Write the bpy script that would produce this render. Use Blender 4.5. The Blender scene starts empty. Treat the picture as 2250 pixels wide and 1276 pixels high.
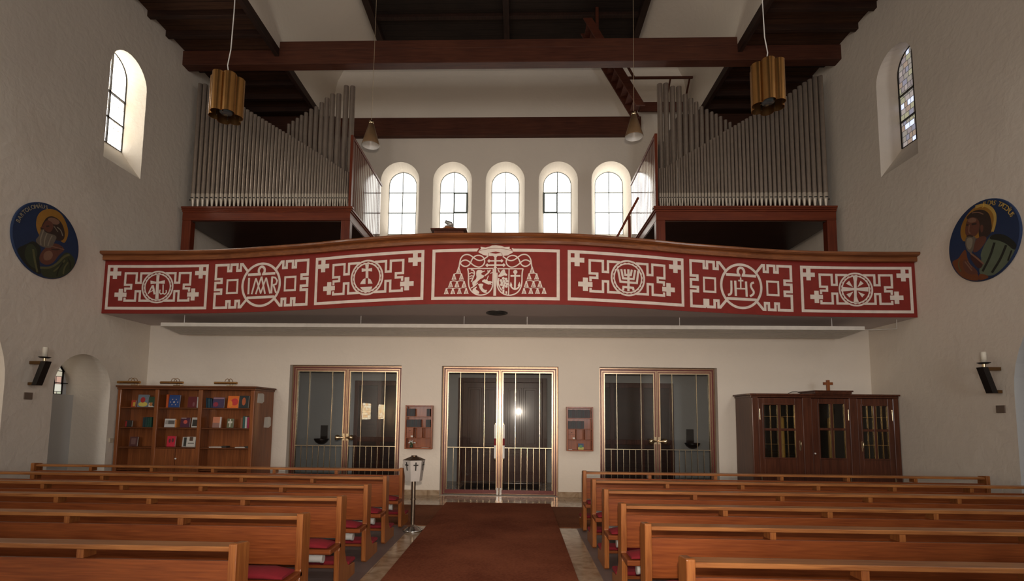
import bpy, bmesh, math, random
from mathutils import Vector, Matrix
from mathutils.geometry import tessellate_polygon
random.seed(7)
SC = bpy.context.scene
COL = SC.collection
PI = math.pi

# ------------------------------------------------------------------ camera
def cam_setup():
    yaw, pitch, roll = -2.90174788e-02, 8.85482859e-02, 1.05260875e-02
    f = Vector((math.sin(yaw)*math.cos(pitch), math.cos(yaw)*math.cos(pitch), math.sin(pitch)))
    r = f.cross(Vector((0, 0, 1))).normalized(); u = r.cross(f)
    r2 = math.cos(roll)*r + math.sin(roll)*u
    u2 = -math.sin(roll)*r + math.cos(roll)*u
    cd = bpy.data.cameras.new('camera'); co = bpy.data.objects.new('camera', cd); COL.objects.link(co)
    m = Matrix((r2, u2, -f)).transposed().to_4x4(); m.translation = (0, 0, 1.6)
    co.matrix_world = m
    cd.sensor_fit = 'HORIZONTAL'; cd.sensor_width = 36; cd.lens = 36*1150/2250
    cd.shift_x = (1125-1105.95)/2250; cd.shift_y = (810.89-638)/2250
    cd.clip_start = 0.05; cd.clip_end = 200
    SC.camera = co
cam_setup()

# ------------------------------------------------------------------ light and exposure
SC.view_settings.view_transform = 'Standard'
SC.view_settings.look = 'None'
SC.view_settings.exposure = 0.18
SC.view_settings.gamma = 1.0
SC.view_settings.use_curve_mapping = False
SC.cycles.max_bounces = 8
SC.cycles.diffuse_bounces = 4
SC.cycles.transparent_max_bounces = 12
SC.cycles.sample_clamp_indirect = 4.0
SC.cycles.caustics_reflective = False
SC.cycles.caustics_refractive = False
W = bpy.data.worlds.new('world'); SC.world = W; W.use_nodes = True
W.node_tree.nodes['Background'].inputs[0].default_value = (0.75, 0.86, 1.0, 1)
W.node_tree.nodes['Background'].inputs[1].default_value = 0.8

def area(name, loc, direction, sx, sy, energy, color, shape='RECTANGLE', spread=PI):
    ld = bpy.data.lights.new(name, 'AREA'); ld.shape = shape; ld.size = sx; ld.size_y = sy
    ld.energy = energy; ld.color = color; ld.spread = spread
    o = bpy.data.objects.new(name, ld); COL.objects.link(o); o.location = loc
    o.rotation_euler = Vector(direction).to_track_quat('-Z', 'Y').to_euler()
    return o
# the photographer's flash, on the camera
area('camera_flash', (0.03, -0.02, 1.78), (-0.03, 1, 0.13), 0.07, 0.07, 74, (1.0, 0.83, 0.68), 'DISK', 1.62)
# daylight through the nave windows along both side walls
for i, y in enumerate((4.6, 0.6, -3.4)):
    area('nave_window_light', (-7.60, y, 6.2), (1, 0.35, -1.3), 0.9, 2.2, 54, (1.0, 0.94, 0.84))
    area('nave_window_light', (6.93, y, 6.2), (-1, 0.35, -1.3), 0.9, 2.2, 62, (0.98, 0.95, 0.92))
area('front_fill_light', (-3.8, -8.3, 6.1), (0.1, 1, -.40), 2.0, 3.0, 34, (0.94, 0.95, 1.0))  # added fill pair at the sanctuary end, no windows in that wall
area('front_fill_light', (3.4, -8.3, 6.1), (-0.1, 1, -.40), 2.0, 3.0, 34, (0.94, 0.95, 1.0))

area('front_low_fill_light', (-5.4, -8.3, 2.6), (-.02, 1, -.02), 1.5, 2.6, 215, (0.98, 0.95, 0.92))  # added low fill pair that brightens the lower walls, no windows there
area('front_low_fill_light', (3.35, -8.3, 2.6), (.05, 1, -.02), 1.6, 2.6, 240, (0.96, 0.96, 0.97))
area('arcade_jamb_fill_light', (-8.9, 5.6, 2.4), (0.5, 1, 0), 0.8, 1.6, 6, (1.0, 0.74, 0.48))  # added warm fill for the arcade jamb, no aisle window behind it
# ------------------------------------------------------------------ materials
MATS = {}
def nt(name):
    m = bpy.data.materials.new(name); m.use_nodes = True
    b = m.node_tree.nodes['Principled BSDF']
    return m, m.node_tree, b
def simple(name, col, rough=0.6, metal=0.0, spec=None, bump=None):
    if name in MATS: return MATS[name]
    m, t, b = nt(name)
    b.inputs['Roughness'].default_value = rough; b.inputs['Metallic'].default_value = metal
    if spec is not None: b.inputs['Specular IOR Level'].default_value = spec
    n = t.nodes.new('ShaderNodeTexNoise'); tc = t.nodes.new('ShaderNodeTexCoord')
    n.inputs['Scale'].default_value = 9; n.inputs['Detail'].default_value = 3
    t.links.new(tc.outputs['Object'], n.inputs['Vector'])
    r = t.nodes.new('ShaderNodeValToRGB')
    r.color_ramp.elements[0].position = .3; r.color_ramp.elements[1].position = .7
    r.color_ramp.elements[0].color = (*[c*.93 for c in col], 1); r.color_ramp.elements[1].color = (*[min(1, c*1.06) for c in col], 1)
    t.links.new(n.outputs['Fac'], r.inputs['Fac']); t.links.new(r.outputs['Color'], b.inputs['Base Color'])
    if bump:
        n2 = t.nodes.new('ShaderNodeTexNoise'); n2.inputs['Scale'].default_value = bump[0]; n2.inputs['Detail'].default_value = 4
        t.links.new(tc.outputs['Object'], n2.inputs['Vector'])
        bp = t.nodes.new('ShaderNodeBump'); bp.inputs['Strength'].default_value = bump[1]; bp.inputs['Distance'].default_value = bump[2]
        t.links.new(n2.outputs['Fac'], bp.inputs['Height']); t.links.new(bp.outputs['Normal'], b.inputs['Normal'])
    MATS[name] = m
    return m
def wood(name, c0, c1, axis='x', rough=0.42, scale=1.0, coat=0.0, board=None):
    if name in MATS: return MATS[name]
    m, t, b = nt(name); N = t.nodes.new; L = t.links.new
    tc = N('ShaderNodeTexCoord'); mp = N('ShaderNodeMapping')
    s = {'x': (1.1, 22, 22), 'y': (22, 1.1, 22), 'z': (22, 22, 1.1)}[axis]
    mp.inputs['Scale'].default_value = [v*scale for v in s]
    L(tc.outputs['Object'], mp.inputs['Vector'])
    n = N('ShaderNodeTexNoise'); n.inputs['Scale'].default_value = 1.6; n.inputs['Detail'].default_value = 5; n.inputs['Distortion'].default_value = .6
    L(mp.outputs['Vector'], n.inputs['Vector'])
    n2 = N('ShaderNodeTexNoise'); n2.inputs['Scale'].default_value = 1.3; L(tc.outputs['Object'], n2.inputs['Vector'])
    mx = N('ShaderNodeMix'); mx.data_type = 'FLOAT'; mx.inputs[0].default_value = .35
    L(n.outputs['Fac'], mx.inputs[2]); L(n2.outputs['Fac'], mx.inputs[3])
    r = N('ShaderNodeValToRGB'); r.color_ramp.elements[0].position = .36; r.color_ramp.elements[1].position = .64
    r.color_ramp.elements[0].color = (*c0, 1); r.color_ramp.elements[1].color = (*c1, 1)
    L(mx.outputs[0], r.inputs['Fac'])
    out = r.outputs['Color']
    if board:   # plank joints across an axis
        sp = N('ShaderNodeSeparateXYZ'); L(tc.outputs['Object'], sp.inputs[0])
        md = N('ShaderNodeMath'); md.operation = 'PINGPONG'; md.inputs[1].default_value = board[1]/2
        L(sp.outputs[board[0]], md.inputs[0])
        lt = N('ShaderNodeMath'); lt.operation = 'LESS_THAN'; lt.inputs[1].default_value = .006
        L(md.outputs[0], lt.inputs[0])
        mm = N('ShaderNodeMix'); mm.data_type = 'RGBA'; L(lt.outputs[0], mm.inputs[0]); L(out, mm.inputs[6])
        mm.inputs[7].default_value = (*[c*.35 for c in c0], 1); out = mm.outputs[2]
    L(out, b.inputs['Base Color'])
    b.inputs['Roughness'].default_value = rough; b.inputs['Specular IOR Level'].default_value = .5 if rough < .1 else .28; b.inputs['Coat Weight'].default_value = coat*.5; b.inputs['Coat Roughness'].default_value = .12
    bp = N('ShaderNodeBump'); bp.inputs['Strength'].default_value = .12; bp.inputs['Distance'].default_value = .004
    L(n.outputs['Fac'], bp.inputs['Height']); L(bp.outputs['Normal'], b.inputs['Normal'])
    MATS[name] = m
    return m
def plaster(name, col, bump=.5):
    if name in MATS: return MATS[name]
    m, t, b = nt(name); N = t.nodes.new; L = t.links.new
    tc = N('ShaderNodeTexCoord')
    n = N('ShaderNodeTexNoise'); n.inputs['Scale'].default_value = 6.5; n.inputs['Detail'].default_value = 5; n.inputs['Roughness'].default_value = .55; n.inputs['Distortion'].default_value = .35
    L(tc.outputs['Object'], n.inputs['Vector'])
    n3 = N('ShaderNodeTexNoise'); n3.inputs['Scale'].default_value = .6; n3.inputs['Detail'].default_value = 3
    L(tc.outputs['Object'], n3.inputs['Vector'])
    r = N('ShaderNodeValToRGB'); r.color_ramp.elements[0].position = .3; r.color_ramp.elements[1].position = .7
    r.color_ramp.elements[0].color = (*[c*.94 for c in col], 1); r.color_ramp.elements[1].color = (*col, 1)
    L(n3.outputs['Fac'], r.inputs['Fac']); L(r.outputs['Color'], b.inputs['Base Color'])
    b.inputs['Roughness'].default_value = .9; b.inputs['Specular IOR Level'].default_value = .2
    bp = N('ShaderNodeBump'); bp.inputs['Strength'].default_value = bump; bp.inputs['Distance'].default_value = .022
    L(n.outputs['Fac'], bp.inputs['Height']); L(bp.outputs['Normal'], b.inputs['Normal'])
    MATS[name] = m
    return m
def glow(name, col, strength, stained=None):
    """window glass with the daylight behind it; stained = grid (u axis, cell u, cell z, palette, lead)"""
    if name in MATS: return MATS[name]
    m, t, b = nt(name); N = t.nodes.new; L = t.links.new
    b.inputs['Base Color'].default_value = (.05, .05, .05, 1); b.inputs['Roughness'].default_value = .15
    b.inputs['Emission Color'].default_value = (*col, 1); b.inputs['Emission Strength'].default_value = strength
    if stained:
        ax, cu, cz, pal, amt = stained
        tc = N('ShaderNodeTexCoord'); sp = N('ShaderNodeSeparateXYZ'); L(tc.outputs['Object'], sp.inputs[0])
        cb = N('ShaderNodeCombineXYZ'); L(sp.outputs[ax], cb.inputs[0]); L(sp.outputs[2], cb.inputs[1])
        br = N('ShaderNodeTexBrick'); br.inputs['Scale'].default_value = 1.0
        br.inputs['Brick Width'].default_value = cu; br.inputs['Row Height'].default_value = cz
        br.inputs['Mortar Size'].default_value = .006; br.offset = .37; br.squash = .7; br.squash_frequency = 3
        br.inputs['Color1'].default_value = (0, 0, 0, 1); br.inputs['Color2'].default_value = (1, 1, 1, 1); br.inputs['Mortar'].default_value = (.5, .5, .5, 1)
        L(cb.outputs[0], br.inputs['Vector'])
        r = N('ShaderNodeValToRGB'); r.color_ramp.interpolation = 'CONSTANT'
        els = r.color_ramp.elements
        while len(els) < len(pal): els.new(0.5)
        for i, c in enumerate(pal):
            els[i].position = i/len(pal); els[i].color = (*c, 1)
        L(br.outputs['Color'], r.inputs['Fac'])
        mm = N('ShaderNodeMix'); mm.data_type = 'RGBA'; mm.inputs[7].default_value = (.03, .03, .03, 1)
        L(br.outputs['Fac'], mm.inputs[0]); L(r.outputs['Color'], mm.inputs[6])
        L(mm.outputs[2], b.inputs['Emission Color'])
    MATS[name] = m
    return m
def glass(name, tint=(.82, .86, .84), refl=1.0):
    if name in MATS: return MATS[name]
    m = bpy.data.materials.new(name); m.use_nodes = True; t = m.node_tree; t.nodes.clear(); N = t.nodes.new; L = t.links.new
    tr = N('ShaderNodeBsdfTransparent'); tr.inputs[0].default_value = (*tint, 1)
    gl = N('ShaderNodeBsdfGlossy'); gl.inputs['Roughness'].default_value = .02
    fr = N('ShaderNodeFresnel'); fr.inputs[0].default_value = 1.62
    mx = N('ShaderNodeMixShader'); L(fr.outputs[0], mx.inputs[0]); L(tr.outputs[0], mx.inputs[1]); L(gl.outputs[0], mx.inputs[2])
    o = N('ShaderNodeOutputMaterial'); L(mx.outputs[0], o.inputs[0]); MATS[name] = m
    return m
def carpet_mat(name, c0, c1):
    m = simple(name, c0, .95, spec=.1, bump=(160, .5, .006))
    return m
def marble(name, c0, c1, rough):
    if name in MATS: return MATS[name]
    m, t, b = nt(name); N = t.nodes.new; L = t.links.new
    tc = N('ShaderNodeTexCoord'); n = N('ShaderNodeTexNoise'); n.inputs['Scale'].default_value = 3.2; n.inputs['Detail'].default_value = 8; n.inputs['Distortion'].default_value = 2.2
    L(tc.outputs['Object'], n.inputs['Vector'])
    r = N('ShaderNodeValToRGB'); r.color_ramp.elements[0].position = .35; r.color_ramp.elements[1].position = .62
    r.color_ramp.elements[0].color = (*c0, 1); r.color_ramp.elements[1].color = (*c1, 1); L(n.outputs['Fac'], r.inputs['Fac'])
    br = N('ShaderNodeTexBrick'); br.inputs['Scale'].default_value = 1; br.inputs['Brick Width'].default_value = .6; br.inputs['Row Height'].default_value = .45
    br.inputs['Mortar Size'].default_value = .003; br.inputs['Color1'].default_value = (1, 1, 1, 1); br.inputs['Color2'].default_value = (.9, .9, .9, 1); br.inputs['Mortar'].default_value = (.5, .45, .4, 1)
    L(tc.outputs['Object'], br.inputs['Vector'])
    mm = N('ShaderNodeMix'); mm.data_type = 'RGBA'; mm.blend_type = 'MULTIPLY'; mm.inputs[0].default_value = 1
    L(r.outputs['Color'], mm.inputs[6]); L(br.outputs['Color'], mm.inputs[7]); L(mm.outputs[2], b.inputs['Base Color'])
    b.inputs['Roughness'].default_value = rough; MATS[name] = m
    return m

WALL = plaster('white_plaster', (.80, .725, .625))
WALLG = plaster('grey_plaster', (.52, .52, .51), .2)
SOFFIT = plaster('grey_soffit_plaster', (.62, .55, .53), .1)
COPPER = simple('copper_profile', (.42, .275, .18), .27, 1.0)
GOLD = simple('brass', (.70, .58, .38), .24, 1.0)
LAMPB = simple('lamp_brass', (.55, .30, .105), .27, 1.0)
STEEL = simple('chrome_steel', (.62, .60, .57), .25, 1.0)
TIN = simple('organ_pipe_metal', (.40, .335, .28), .34, .72)
TINF = simple('organ_foot_metal', (.60, .53, .44), .36, .5)
DARK = simple('dark_void', (.02, .018, .016), .8)
IRON = simple('black_iron', (.035, .03, .027), .4, .6)
REDP = simple('red_parapet_paint', (.20, .019, .013), .6, spec=.25, bump=(30, .15, .004))
CREAM = simple('cream_ornament_paint', (.66, .57, .50), .6)
OAK = wood('pew_oak', (.155, .037, .010), (.265, .072, .018), 'x', .36, 1.9, .25)
OAKZ = wood('pew_oak_upright', (.19, .055, .015), (.35, .13, .034), 'z', .36, 1.9, .25)
OAKL = wood('pew_oak_worn', (.20, .064, .017), (.38, .155, .046), 'x', .38, 1.7, .2)
RED = simple('red_cushion_cloth', (.19, .004, .012), .9, bump=(120, .3, .004))
def coir(name, c0, c1):
    m, t, b = nt(name); N = t.nodes.new; L = t.links.new
    tc = N('ShaderNodeTexCoord'); mp = N('ShaderNodeMapping'); mp.inputs['Scale'].default_value = (18, 55, 18); L(tc.outputs['Object'], mp.inputs['Vector'])
    n = N('ShaderNodeTexNoise'); n.inputs['Scale'].default_value = 2.0; n.inputs['Detail'].default_value = 4; L(mp.outputs['Vector'], n.inputs['Vector'])
    n2 = N('ShaderNodeTexNoise'); n2.inputs['Scale'].default_value = 1.1; n2.inputs['Detail'].default_value = 3; L(tc.outputs['Object'], n2.inputs['Vector'])
    ad = N('ShaderNodeMath'); ad.operation = 'ADD'; L(n.outputs['Fac'], ad.inputs[0]); L(n2.outputs['Fac'], ad.inputs[1])
    r = N('ShaderNodeValToRGB'); r.color_ramp.elements[0].position = .36; r.color_ramp.elements[1].position = .64
    hf = N('ShaderNodeMath'); hf.operation = 'MULTIPLY'; hf.inputs[1].default_value = .5; L(ad.outputs[0], hf.inputs[0]); L(hf.outputs[0], r.inputs['Fac'])
    r.color_ramp.elements[0].color = (*c0, 1); r.color_ramp.elements[1].color = (*c1, 1); L(r.outputs['Color'], b.inputs['Base Color'])
    b.inputs['Roughness'].default_value = .95; b.inputs['Specular IOR Level'].default_value = .1
    bp = N('ShaderNodeBump'); bp.inputs['Strength'].default_value = .6; bp.inputs['Distance'].default_value = .006; L(n.outputs['Fac'], bp.inputs['Height']); L(bp.outputs['Normal'], b.inputs['Normal'])
    return m
CARPET = coir('rust_coir_carpet', (.115, .030, .014), (.245, .078, .038))
MATC = coir('brown_coir_mat', (.12, .042, .02), (.23, .09, .045))
LINO = simple('mauve_linoleum', (.15, .115, .11), .45)
MARB = marble('beige_marble', (.30, .20, .12), (.46, .35, .24), .16)
BEAM = wood('dark_beam_timber', (.055, .016, .009), (.10, .032, .016), 'x', .6)
JOIST = wood('dark_joist_timber', (.020, .008, .005), (.042, .017, .009), 'x', .65)
BEAMY = wood('dark_fascia_timber', (.020, .010, .007), (.045, .02, .013), 'y', .6)
CEILB = wood('ceiling_boards', (.045, .019, .010), (.090, .040, .021), 'x', .7, board=(1, .21))
ROOFB = wood('roof_boards', (.018, .012, .009), (.035, .022, .016), 'x', .8, board=(1, .24))
CASE = wood('organ_case_pine', (.11, .020, .008), (.20, .041, .014), 'x', .38, 1.0, .2)
CASEZ = wood('organ_case_pine_upright', (.10, .018, .008), (.18, .036, .013), 'z', .40, 1.0, .2)
SLAT = wood('varnished_shutter', (.085, .020, .010), (.15, .036, .017), 'z', .07, 1.0, .0)
SHELFW = wood('bookcase_oak', (.17, .052, .017), (.30, .098, .030), 'z', .33, 1.0, .3)
SHELFX = wood('bookcase_oak_level', (.10, .032, .012), (.18, .058, .02), 'x', .35, 1.0, .2)
CABW = wood('dark_cabinet_oak', (.055, .017, .009), (.11, .035, .017), 'z', .30, 1.0, .35)
RAILW = wood('handrail_oak', (.14, .045, .016), (.26, .090, .030), 'x', .30, 1.0, .4)
DDOOR = wood('dark_door_wood', (.06, .020, .013), (.12, .042, .024), 'z', .30, 1.0, .4)
DREV = wood('dark_screen_wood', (.028, .012, .008), (.055, .023, .014), 'x', .35, 1.0, .3)
WHITE = simple('white_enamel', (.72, .70, .66), .35)
OFFW = simple('cream_slat_paint', (.56, .52, .46), .4)
GLASS = glass('clear_glass')
GLASSD = glass('tinted_door_glass', (.80, .82, .82))
PAPER = simple('paper', (.70, .66, .60), .8)

# ------------------------------------------------------------------ mesh helpers
class M:
    def __init__(s): s.v = []; s.f = []; s.m = []; s.sm = []
    def add(s, vs, fs, mat=0, smooth=False):
        o = len(s.v); s.v += [tuple(p) for p in vs]
        for f in fs: s.f.append([o+i for i in f]); s.m.append(mat); s.sm.append(smooth)
        return s
    def box(s, x0, x1, y0, y1, z0, z1, mat=0):
        x0, x1 = min(x0, x1), max(x0, x1); y0, y1 = min(y0, y1), max(y0, y1); z0, z1 = min(z0, z1), max(z0, z1)
        return s.add([(x0, y0, z0), (x1, y0, z0), (x1, y1, z0), (x0, y1, z0), (x0, y0, z1), (x1, y0, z1), (x1, y1, z1), (x0, y1, z1)],
              [(0, 3, 2, 1), (4, 5, 6, 7), (0, 1, 5, 4), (1, 2, 6, 5), (2, 3, 7, 6), (3, 0, 4, 7)], mat)
    def prism(s, poly, a, b, axis='x', mat=0):
        """poly in the two other axes (in order x,y,z), extruded from a to b along axis"""
        def P(p, c): return {'x': (c, p[0], p[1]), 'y': (p[0], c, p[1]), 'z': (p[0], p[1], c)}[axis]
        n = len(poly); vs = [P(p, a) for p in poly]+[P(p, b) for p in poly]
        tri = tessellate_polygon([[Vector((p[0], p[1], 0)) for p in poly]])
        fs = [tuple(t) for t in tri]+[tuple(n+i for i in reversed(t)) for t in tri]
        fs += [(i, (i+1) % n, n+(i+1) % n, n+i) for i in range(n)]
        return s.add(vs, fs, mat)
    def cyl(s, p0, p1, r0, r1=None, n=16, mat=0, caps=True, smooth=True):
        p0 = Vector(p0); p1 = Vector(p1); r1 = r0 if r1 is None else r1
        d = (p1-p0).normalized(); a = d.orthogonal().normalized(); b = d.cross(a)
        vs = []
        for p, r in ((p0, r0), (p1, r1)):
            vs += [p+r*(math.cos(2*PI*i/n)*a+math.sin(2*PI*i/n)*b) for i in range(n)]
        s.add(vs, [(i, (i+1) % n, n+(i+1) % n, n+i) for i in range(n)], mat, smooth)
        if caps: s.add(vs[:n], [tuple(reversed(range(n)))], mat); s.add(vs[n:], [tuple(range(n))], mat)
        return s
    def tube(s, pts, r, n=8, mat=0, closed=False):
        pts = [Vector(p) for p in pts]; k = len(pts); rings = []
        a = None
        for i, p in enumerate(pts):
            q0 = pts[(i-1) % k] if (closed or i > 0) else p; q1 = pts[(i+1) % k] if (closed or i < k-1) else p
            d = (q1-q0).normalized()
            a = d.orthogonal().normalized() if a is None else (a-d*a.dot(d)).normalized()
            b = d.cross(a); rr = r[i] if isinstance(r, (list, tuple)) else r
            rings.append([p+rr*(math.cos(2*PI*j/n)*a+math.sin(2*PI*j/n)*b) for j in range(n)])
        vs = [v for rg in rings for v in rg]; fs = []
        for i in range(k if closed else k-1):
            i2 = (i+1) % k
            fs += [(i*n+j, i*n+(j+1) % n, i2*n+(j+1) % n, i2*n+j) for j in range(n)]
        s.add(vs, fs, mat, True)
        if not closed: s.add(rings[0], [tuple(reversed(range(n)))], mat); s.add(rings[-1], [tuple(range(n))], mat)
        return s
    def lathe(s, prof, c=(0, 0, 0), n=24, mat=0, smooth=True):
        vs = []; fs = []
        for r, z in prof: vs += [(c[0]+r*math.cos(2*PI*i/n), c[1]+r*math.sin(2*PI*i/n), c[2]+z) for i in range(n)]
        for k in range(len(prof)-1): fs += [(k*n+i, k*n+(i+1) % n, (k+1)*n+(i+1) % n, (k+1)*n+i) for i in range(n)]
        s.add(vs, fs, mat, smooth)
        return s
    def build(s, name, mats, parent=None, bevel=0, loc=None, weld=False):
        me = bpy.data.meshes.new(name); me.from_pydata(s.v, [], s.f)
        mats = mats if isinstance(mats, (list, tuple)) else [mats]
        for mm in mats: me.materials.append(mm)
        for p, mi, sm in zip(me.polygons, s.m, s.sm): p.material_index = mi; p.use_smooth = sm
        bm = bmesh.new(); bm.from_mesh(me)
        if weld: bmesh.ops.remove_doubles(bm, verts=bm.verts, dist=1e-5)
        bmesh.ops.recalc_face_normals(bm, faces=bm.faces)
        bm.to_mesh(me); bm.free()
        o = bpy.data.objects.new(name, me); COL.objects.link(o)
        if parent: o.parent = parent
        if loc: o.location = loc
        if bevel:
            md = o.modifiers.new('edge', 'BEVEL'); md.width = bevel; md.segments = 2; md.limit_method = 'ANGLE'; md.angle_limit = .6
        return o
def tag(o, label, cat, group=None, kind=None):
    o['label'] = label; o['category'] = cat
    if group: o['group'] = group
    if kind: o['kind'] = kind
    return o
def empty(name, loc, label, cat, group=None, rz=0):
    o = bpy.data.objects.new(name, None); COL.objects.link(o); o.location = loc; o.rotation_euler = (0, 0, rz); o.empty_display_size = .1
    return tag(o, label, cat, group)
def struct(o, label=None):
    o['kind'] = 'structure'
    if label: o['label'] = label; o['category'] = 'structure'
    return o
def arch(c0, c1, z0, zs, n=14):
    """outline of a round arched opening: from c0 to c1 across, foot z0, springing zs (counter clockwise)"""
    c = (c0+c1)/2; r = (c1-c0)/2
    return [(c0, z0), (c1, z0)]+[(c+r*math.cos(PI*i/n), zs+r*math.sin(PI*i/n)) for i in range(n+1)]
def holed(m, P, outer, holes, mat=0):
    loops = [outer]+holes
    pts = [p for l in loops for p in l]
    tri = tessellate_polygon([[Vector((p[0], p[1], 0)) for p in l] for l in loops])
    m.add([P(p) for p in pts], [tuple(t) for t in tri], mat)
def bridge(m, la, lb, mat=0, smooth=False):
    n = len(la); m.add(list(la)+list(lb), [(i, (i+1) % n, n+(i+1) % n, n+i) for i in range(n)], mat, smooth)

XL, XR, YB, YG = -7.69, 7.02, 10.603, 14.40
NF = -8.6       # sanctuary end of the nave, behind the camera
ZS = 3.40       # underside of the gallery
ZG = 3.62       # gallery floor
ZC = 9.83       # side ceiling

# ------------------------------------------------------------------ parapet plan
PD = [0, 1.2, 2.5, 3.13, 4, 4.7, 5.3, 6.4, 7.6]; PY = [8.345, 8.385, 8.655, 8.83, 9.02, 9.16, 9.24, 9.3, 9.3]
PMX = -.36
def yf(x):
    d = abs(x-PMX); n = len(PD)
    m = [0]+[(PY[i+1]-PY[i-1])/(PD[i+1]-PD[i-1]) for i in range(1, n-1)]+[0]
    for i in range(n-1):
        if d <= PD[i+1]:
            h = PD[i+1]-PD[i]; t = (d-PD[i])/h
            return (2*t**3-3*t*t+1)*PY[i]+(t**3-2*t*t+t)*h*m[i]+(-2*t**3+3*t*t)*PY[i+1]+(t**3-t*t)*h*m[i+1]
    return PY[-1]
PXS = [XL+(XR-XL)*i/600 for i in range(601)]; PSS = [0]
for i in range(600): PSS.append(PSS[-1]+math.hypot(PXS[i+1]-PXS[i], yf(PXS[i+1])-yf(PXS[i])))
def xs_of(s):
    import bisect
    k = min(max(bisect.bisect(PSS, s)-1, 0), 599)
    return PXS[k]+(PXS[k+1]-PXS[k])*(s-PSS[k])/(PSS[k+1]-PSS[k])

# ------------------------------------------------------------------ floor
m = M()
m.box(-9.2, -1.52, NF, 9.45, -.2, 0, 0); m.box(.85, 8.5, NF, 9.45, -.2, 0, 0)
m.box(-1.52, .85, NF, 9.45, -.2, 0, 1); m.box(-9.2, 8.5, 9.45, YG, -.2, 0, 1)
struct(m.build('floor', [LINO, MARB]))

# ------------------------------------------------------------------ lower back wall with three door openings
DOORS = [(-4.70, -2.39), (-1.56, .81), (1.64, 3.99)]; DZ = 2.60
m = M(); T = .34
holes = [[(a, .001), (b, .001), (b, DZ), (a, DZ)] for a, b in DOORS]
outer = [(-9.2, 0), (8.5, 0), (8.5, ZS+.1), (-9.2, ZS+.1)]
holed(m, lambda p: (p[0], YB, p[1]), outer, holes); holed(m, lambda p: (p[0], YB+T, p[1]), outer, holes)
for h in holes: bridge(m, [(p[0], YB, p[1]) for p in h], [(p[0], YB+T, p[1]) for p in h])
struct(m.build('wall_back', WALL))
m = M(); xs = [XL]+[v for d in DOORS for v in d]+[XR]
for i in range(0, len(xs), 2): m.box(xs[i], xs[i+1], YB-.018, YB+.01, 0, .105)
struct(m.build('baseboard_back', MARB, bevel=.003))

# ------------------------------------------------------------------ side walls
def side_wall(name, X, sgn, lower):
    """sgn: -1 wall at the left, +1 at the right; thickness goes outward"""
    m = M(); P = lambda p: (X, p[0], p[1])
    win = arch(9.06, 10.01, 6.29, 8.135)
    wins = [win]+[arch(y-.475, y+.475, 6.29, 8.135) for y in (5.2, 1.2, -2.8)]
    ai = arch(4.62, 7.61, .001, 2.02, 24)       # arcade opening beside the pews
    holes = wins+[ai]
    if sgn < 0: holes.append(arch(8.44, 9.65, .001, 2.005, 24))
    holed(m, P, [(NF, 0), (YG+.4, 0), (YG+.4, 13), (NF, 13)], holes)
    # window reveals, splayed
    D = .38
    for i, w in enumerate(wins):
        c = (w[0][0]+w[1][0])/2
        g = arch(c-.395, c+.395, 6.825, 8.30)
        bridge(m, [P(p) for p in w], [(X+sgn*D, p[0], p[1]) for p in g])
    bridge(m, [P(p) for p in ai], [(X+sgn*.7, p[0], p[1]) for p in ai], 0 if sgn < 0 else 1)  # right reveal takes the grey plaster, its shade put into the colour
    a2 = ai
    holed(m, lambda p: (X+sgn*1.6, p[0], p[1]), [(2.5, 0), (8.2, 0), (8.2, 4), (2.5, 4)], [])
    if sgn < 0:
        n = holes[-1]; bridge(m, [P(p) for p in n], [(X-.86, p[0], p[1]) for p in n], 0)
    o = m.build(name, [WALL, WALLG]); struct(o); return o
for X, sg in ((XL, -1), (XR, 1)):
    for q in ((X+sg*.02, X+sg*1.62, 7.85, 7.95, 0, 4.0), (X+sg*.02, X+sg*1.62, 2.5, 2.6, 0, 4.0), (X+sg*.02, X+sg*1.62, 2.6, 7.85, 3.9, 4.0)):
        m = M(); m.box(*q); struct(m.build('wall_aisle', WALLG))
side_wall('wall_left', XL, -1, True)
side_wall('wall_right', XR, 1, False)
# back of the niche: a grey parapet under its window
gl = [p for p in arch(8.45, 9.64, 1.905, 2.005, 40) if p[0] <= 9.53]; gl.insert(1, (9.53, 1.905)); gl.insert(2, (9.53, 2.385))
m = M(); m.box(XL-.86, XL-.70, 8.44, 9.65, 0, 1.905); struct(m.build('wall_niche', WALLG))
m = M(); m.box(XL-.87, XL-.85, 8.3, 9.8, 1.85, 2.75); struct(m.build('wall_niche', plaster('blue_daylight_plaster', (.62, .66, .72), .2)))  # blue of the window's daylight is put into this wall colour
PAL_L = [(1, .98, .92), (1, .95, .85), (1, 1, .97), (1, .84, .62), (1, .97, .9), (.98, .9, .74)]
PAL_R = [(.24, .20, .20), (.30, .22, .17), (.32, .30, .20), (.23, .22, .27), (.34, .29, .27), (.26, .23, .20), (.8, .85, 1.15)]
STL = glow('stained_glass_bright', (1, .97, .9), 5.0, (1, .19, .16, PAL_L, .2))
STR = glow('stained_glass_muted', (.4, .4, .4), .95, (1, .12, .11, PAL_R, .2))
STN = glow('stained_glass_niche', (.5, .5, .4), .95, (1, .16, .14, [(.5, .45, .34), (.62, .6, .5), (.55, .33, .25), (.44, .46, .33), (.75, .72, .62)], .2))
REAR = glow('daylit_window_glass', (1.0, .95, .86), 3.3)
REARW = glow('sunlit_window_glass', (1.0, .95, .86), 5.0)

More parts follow.
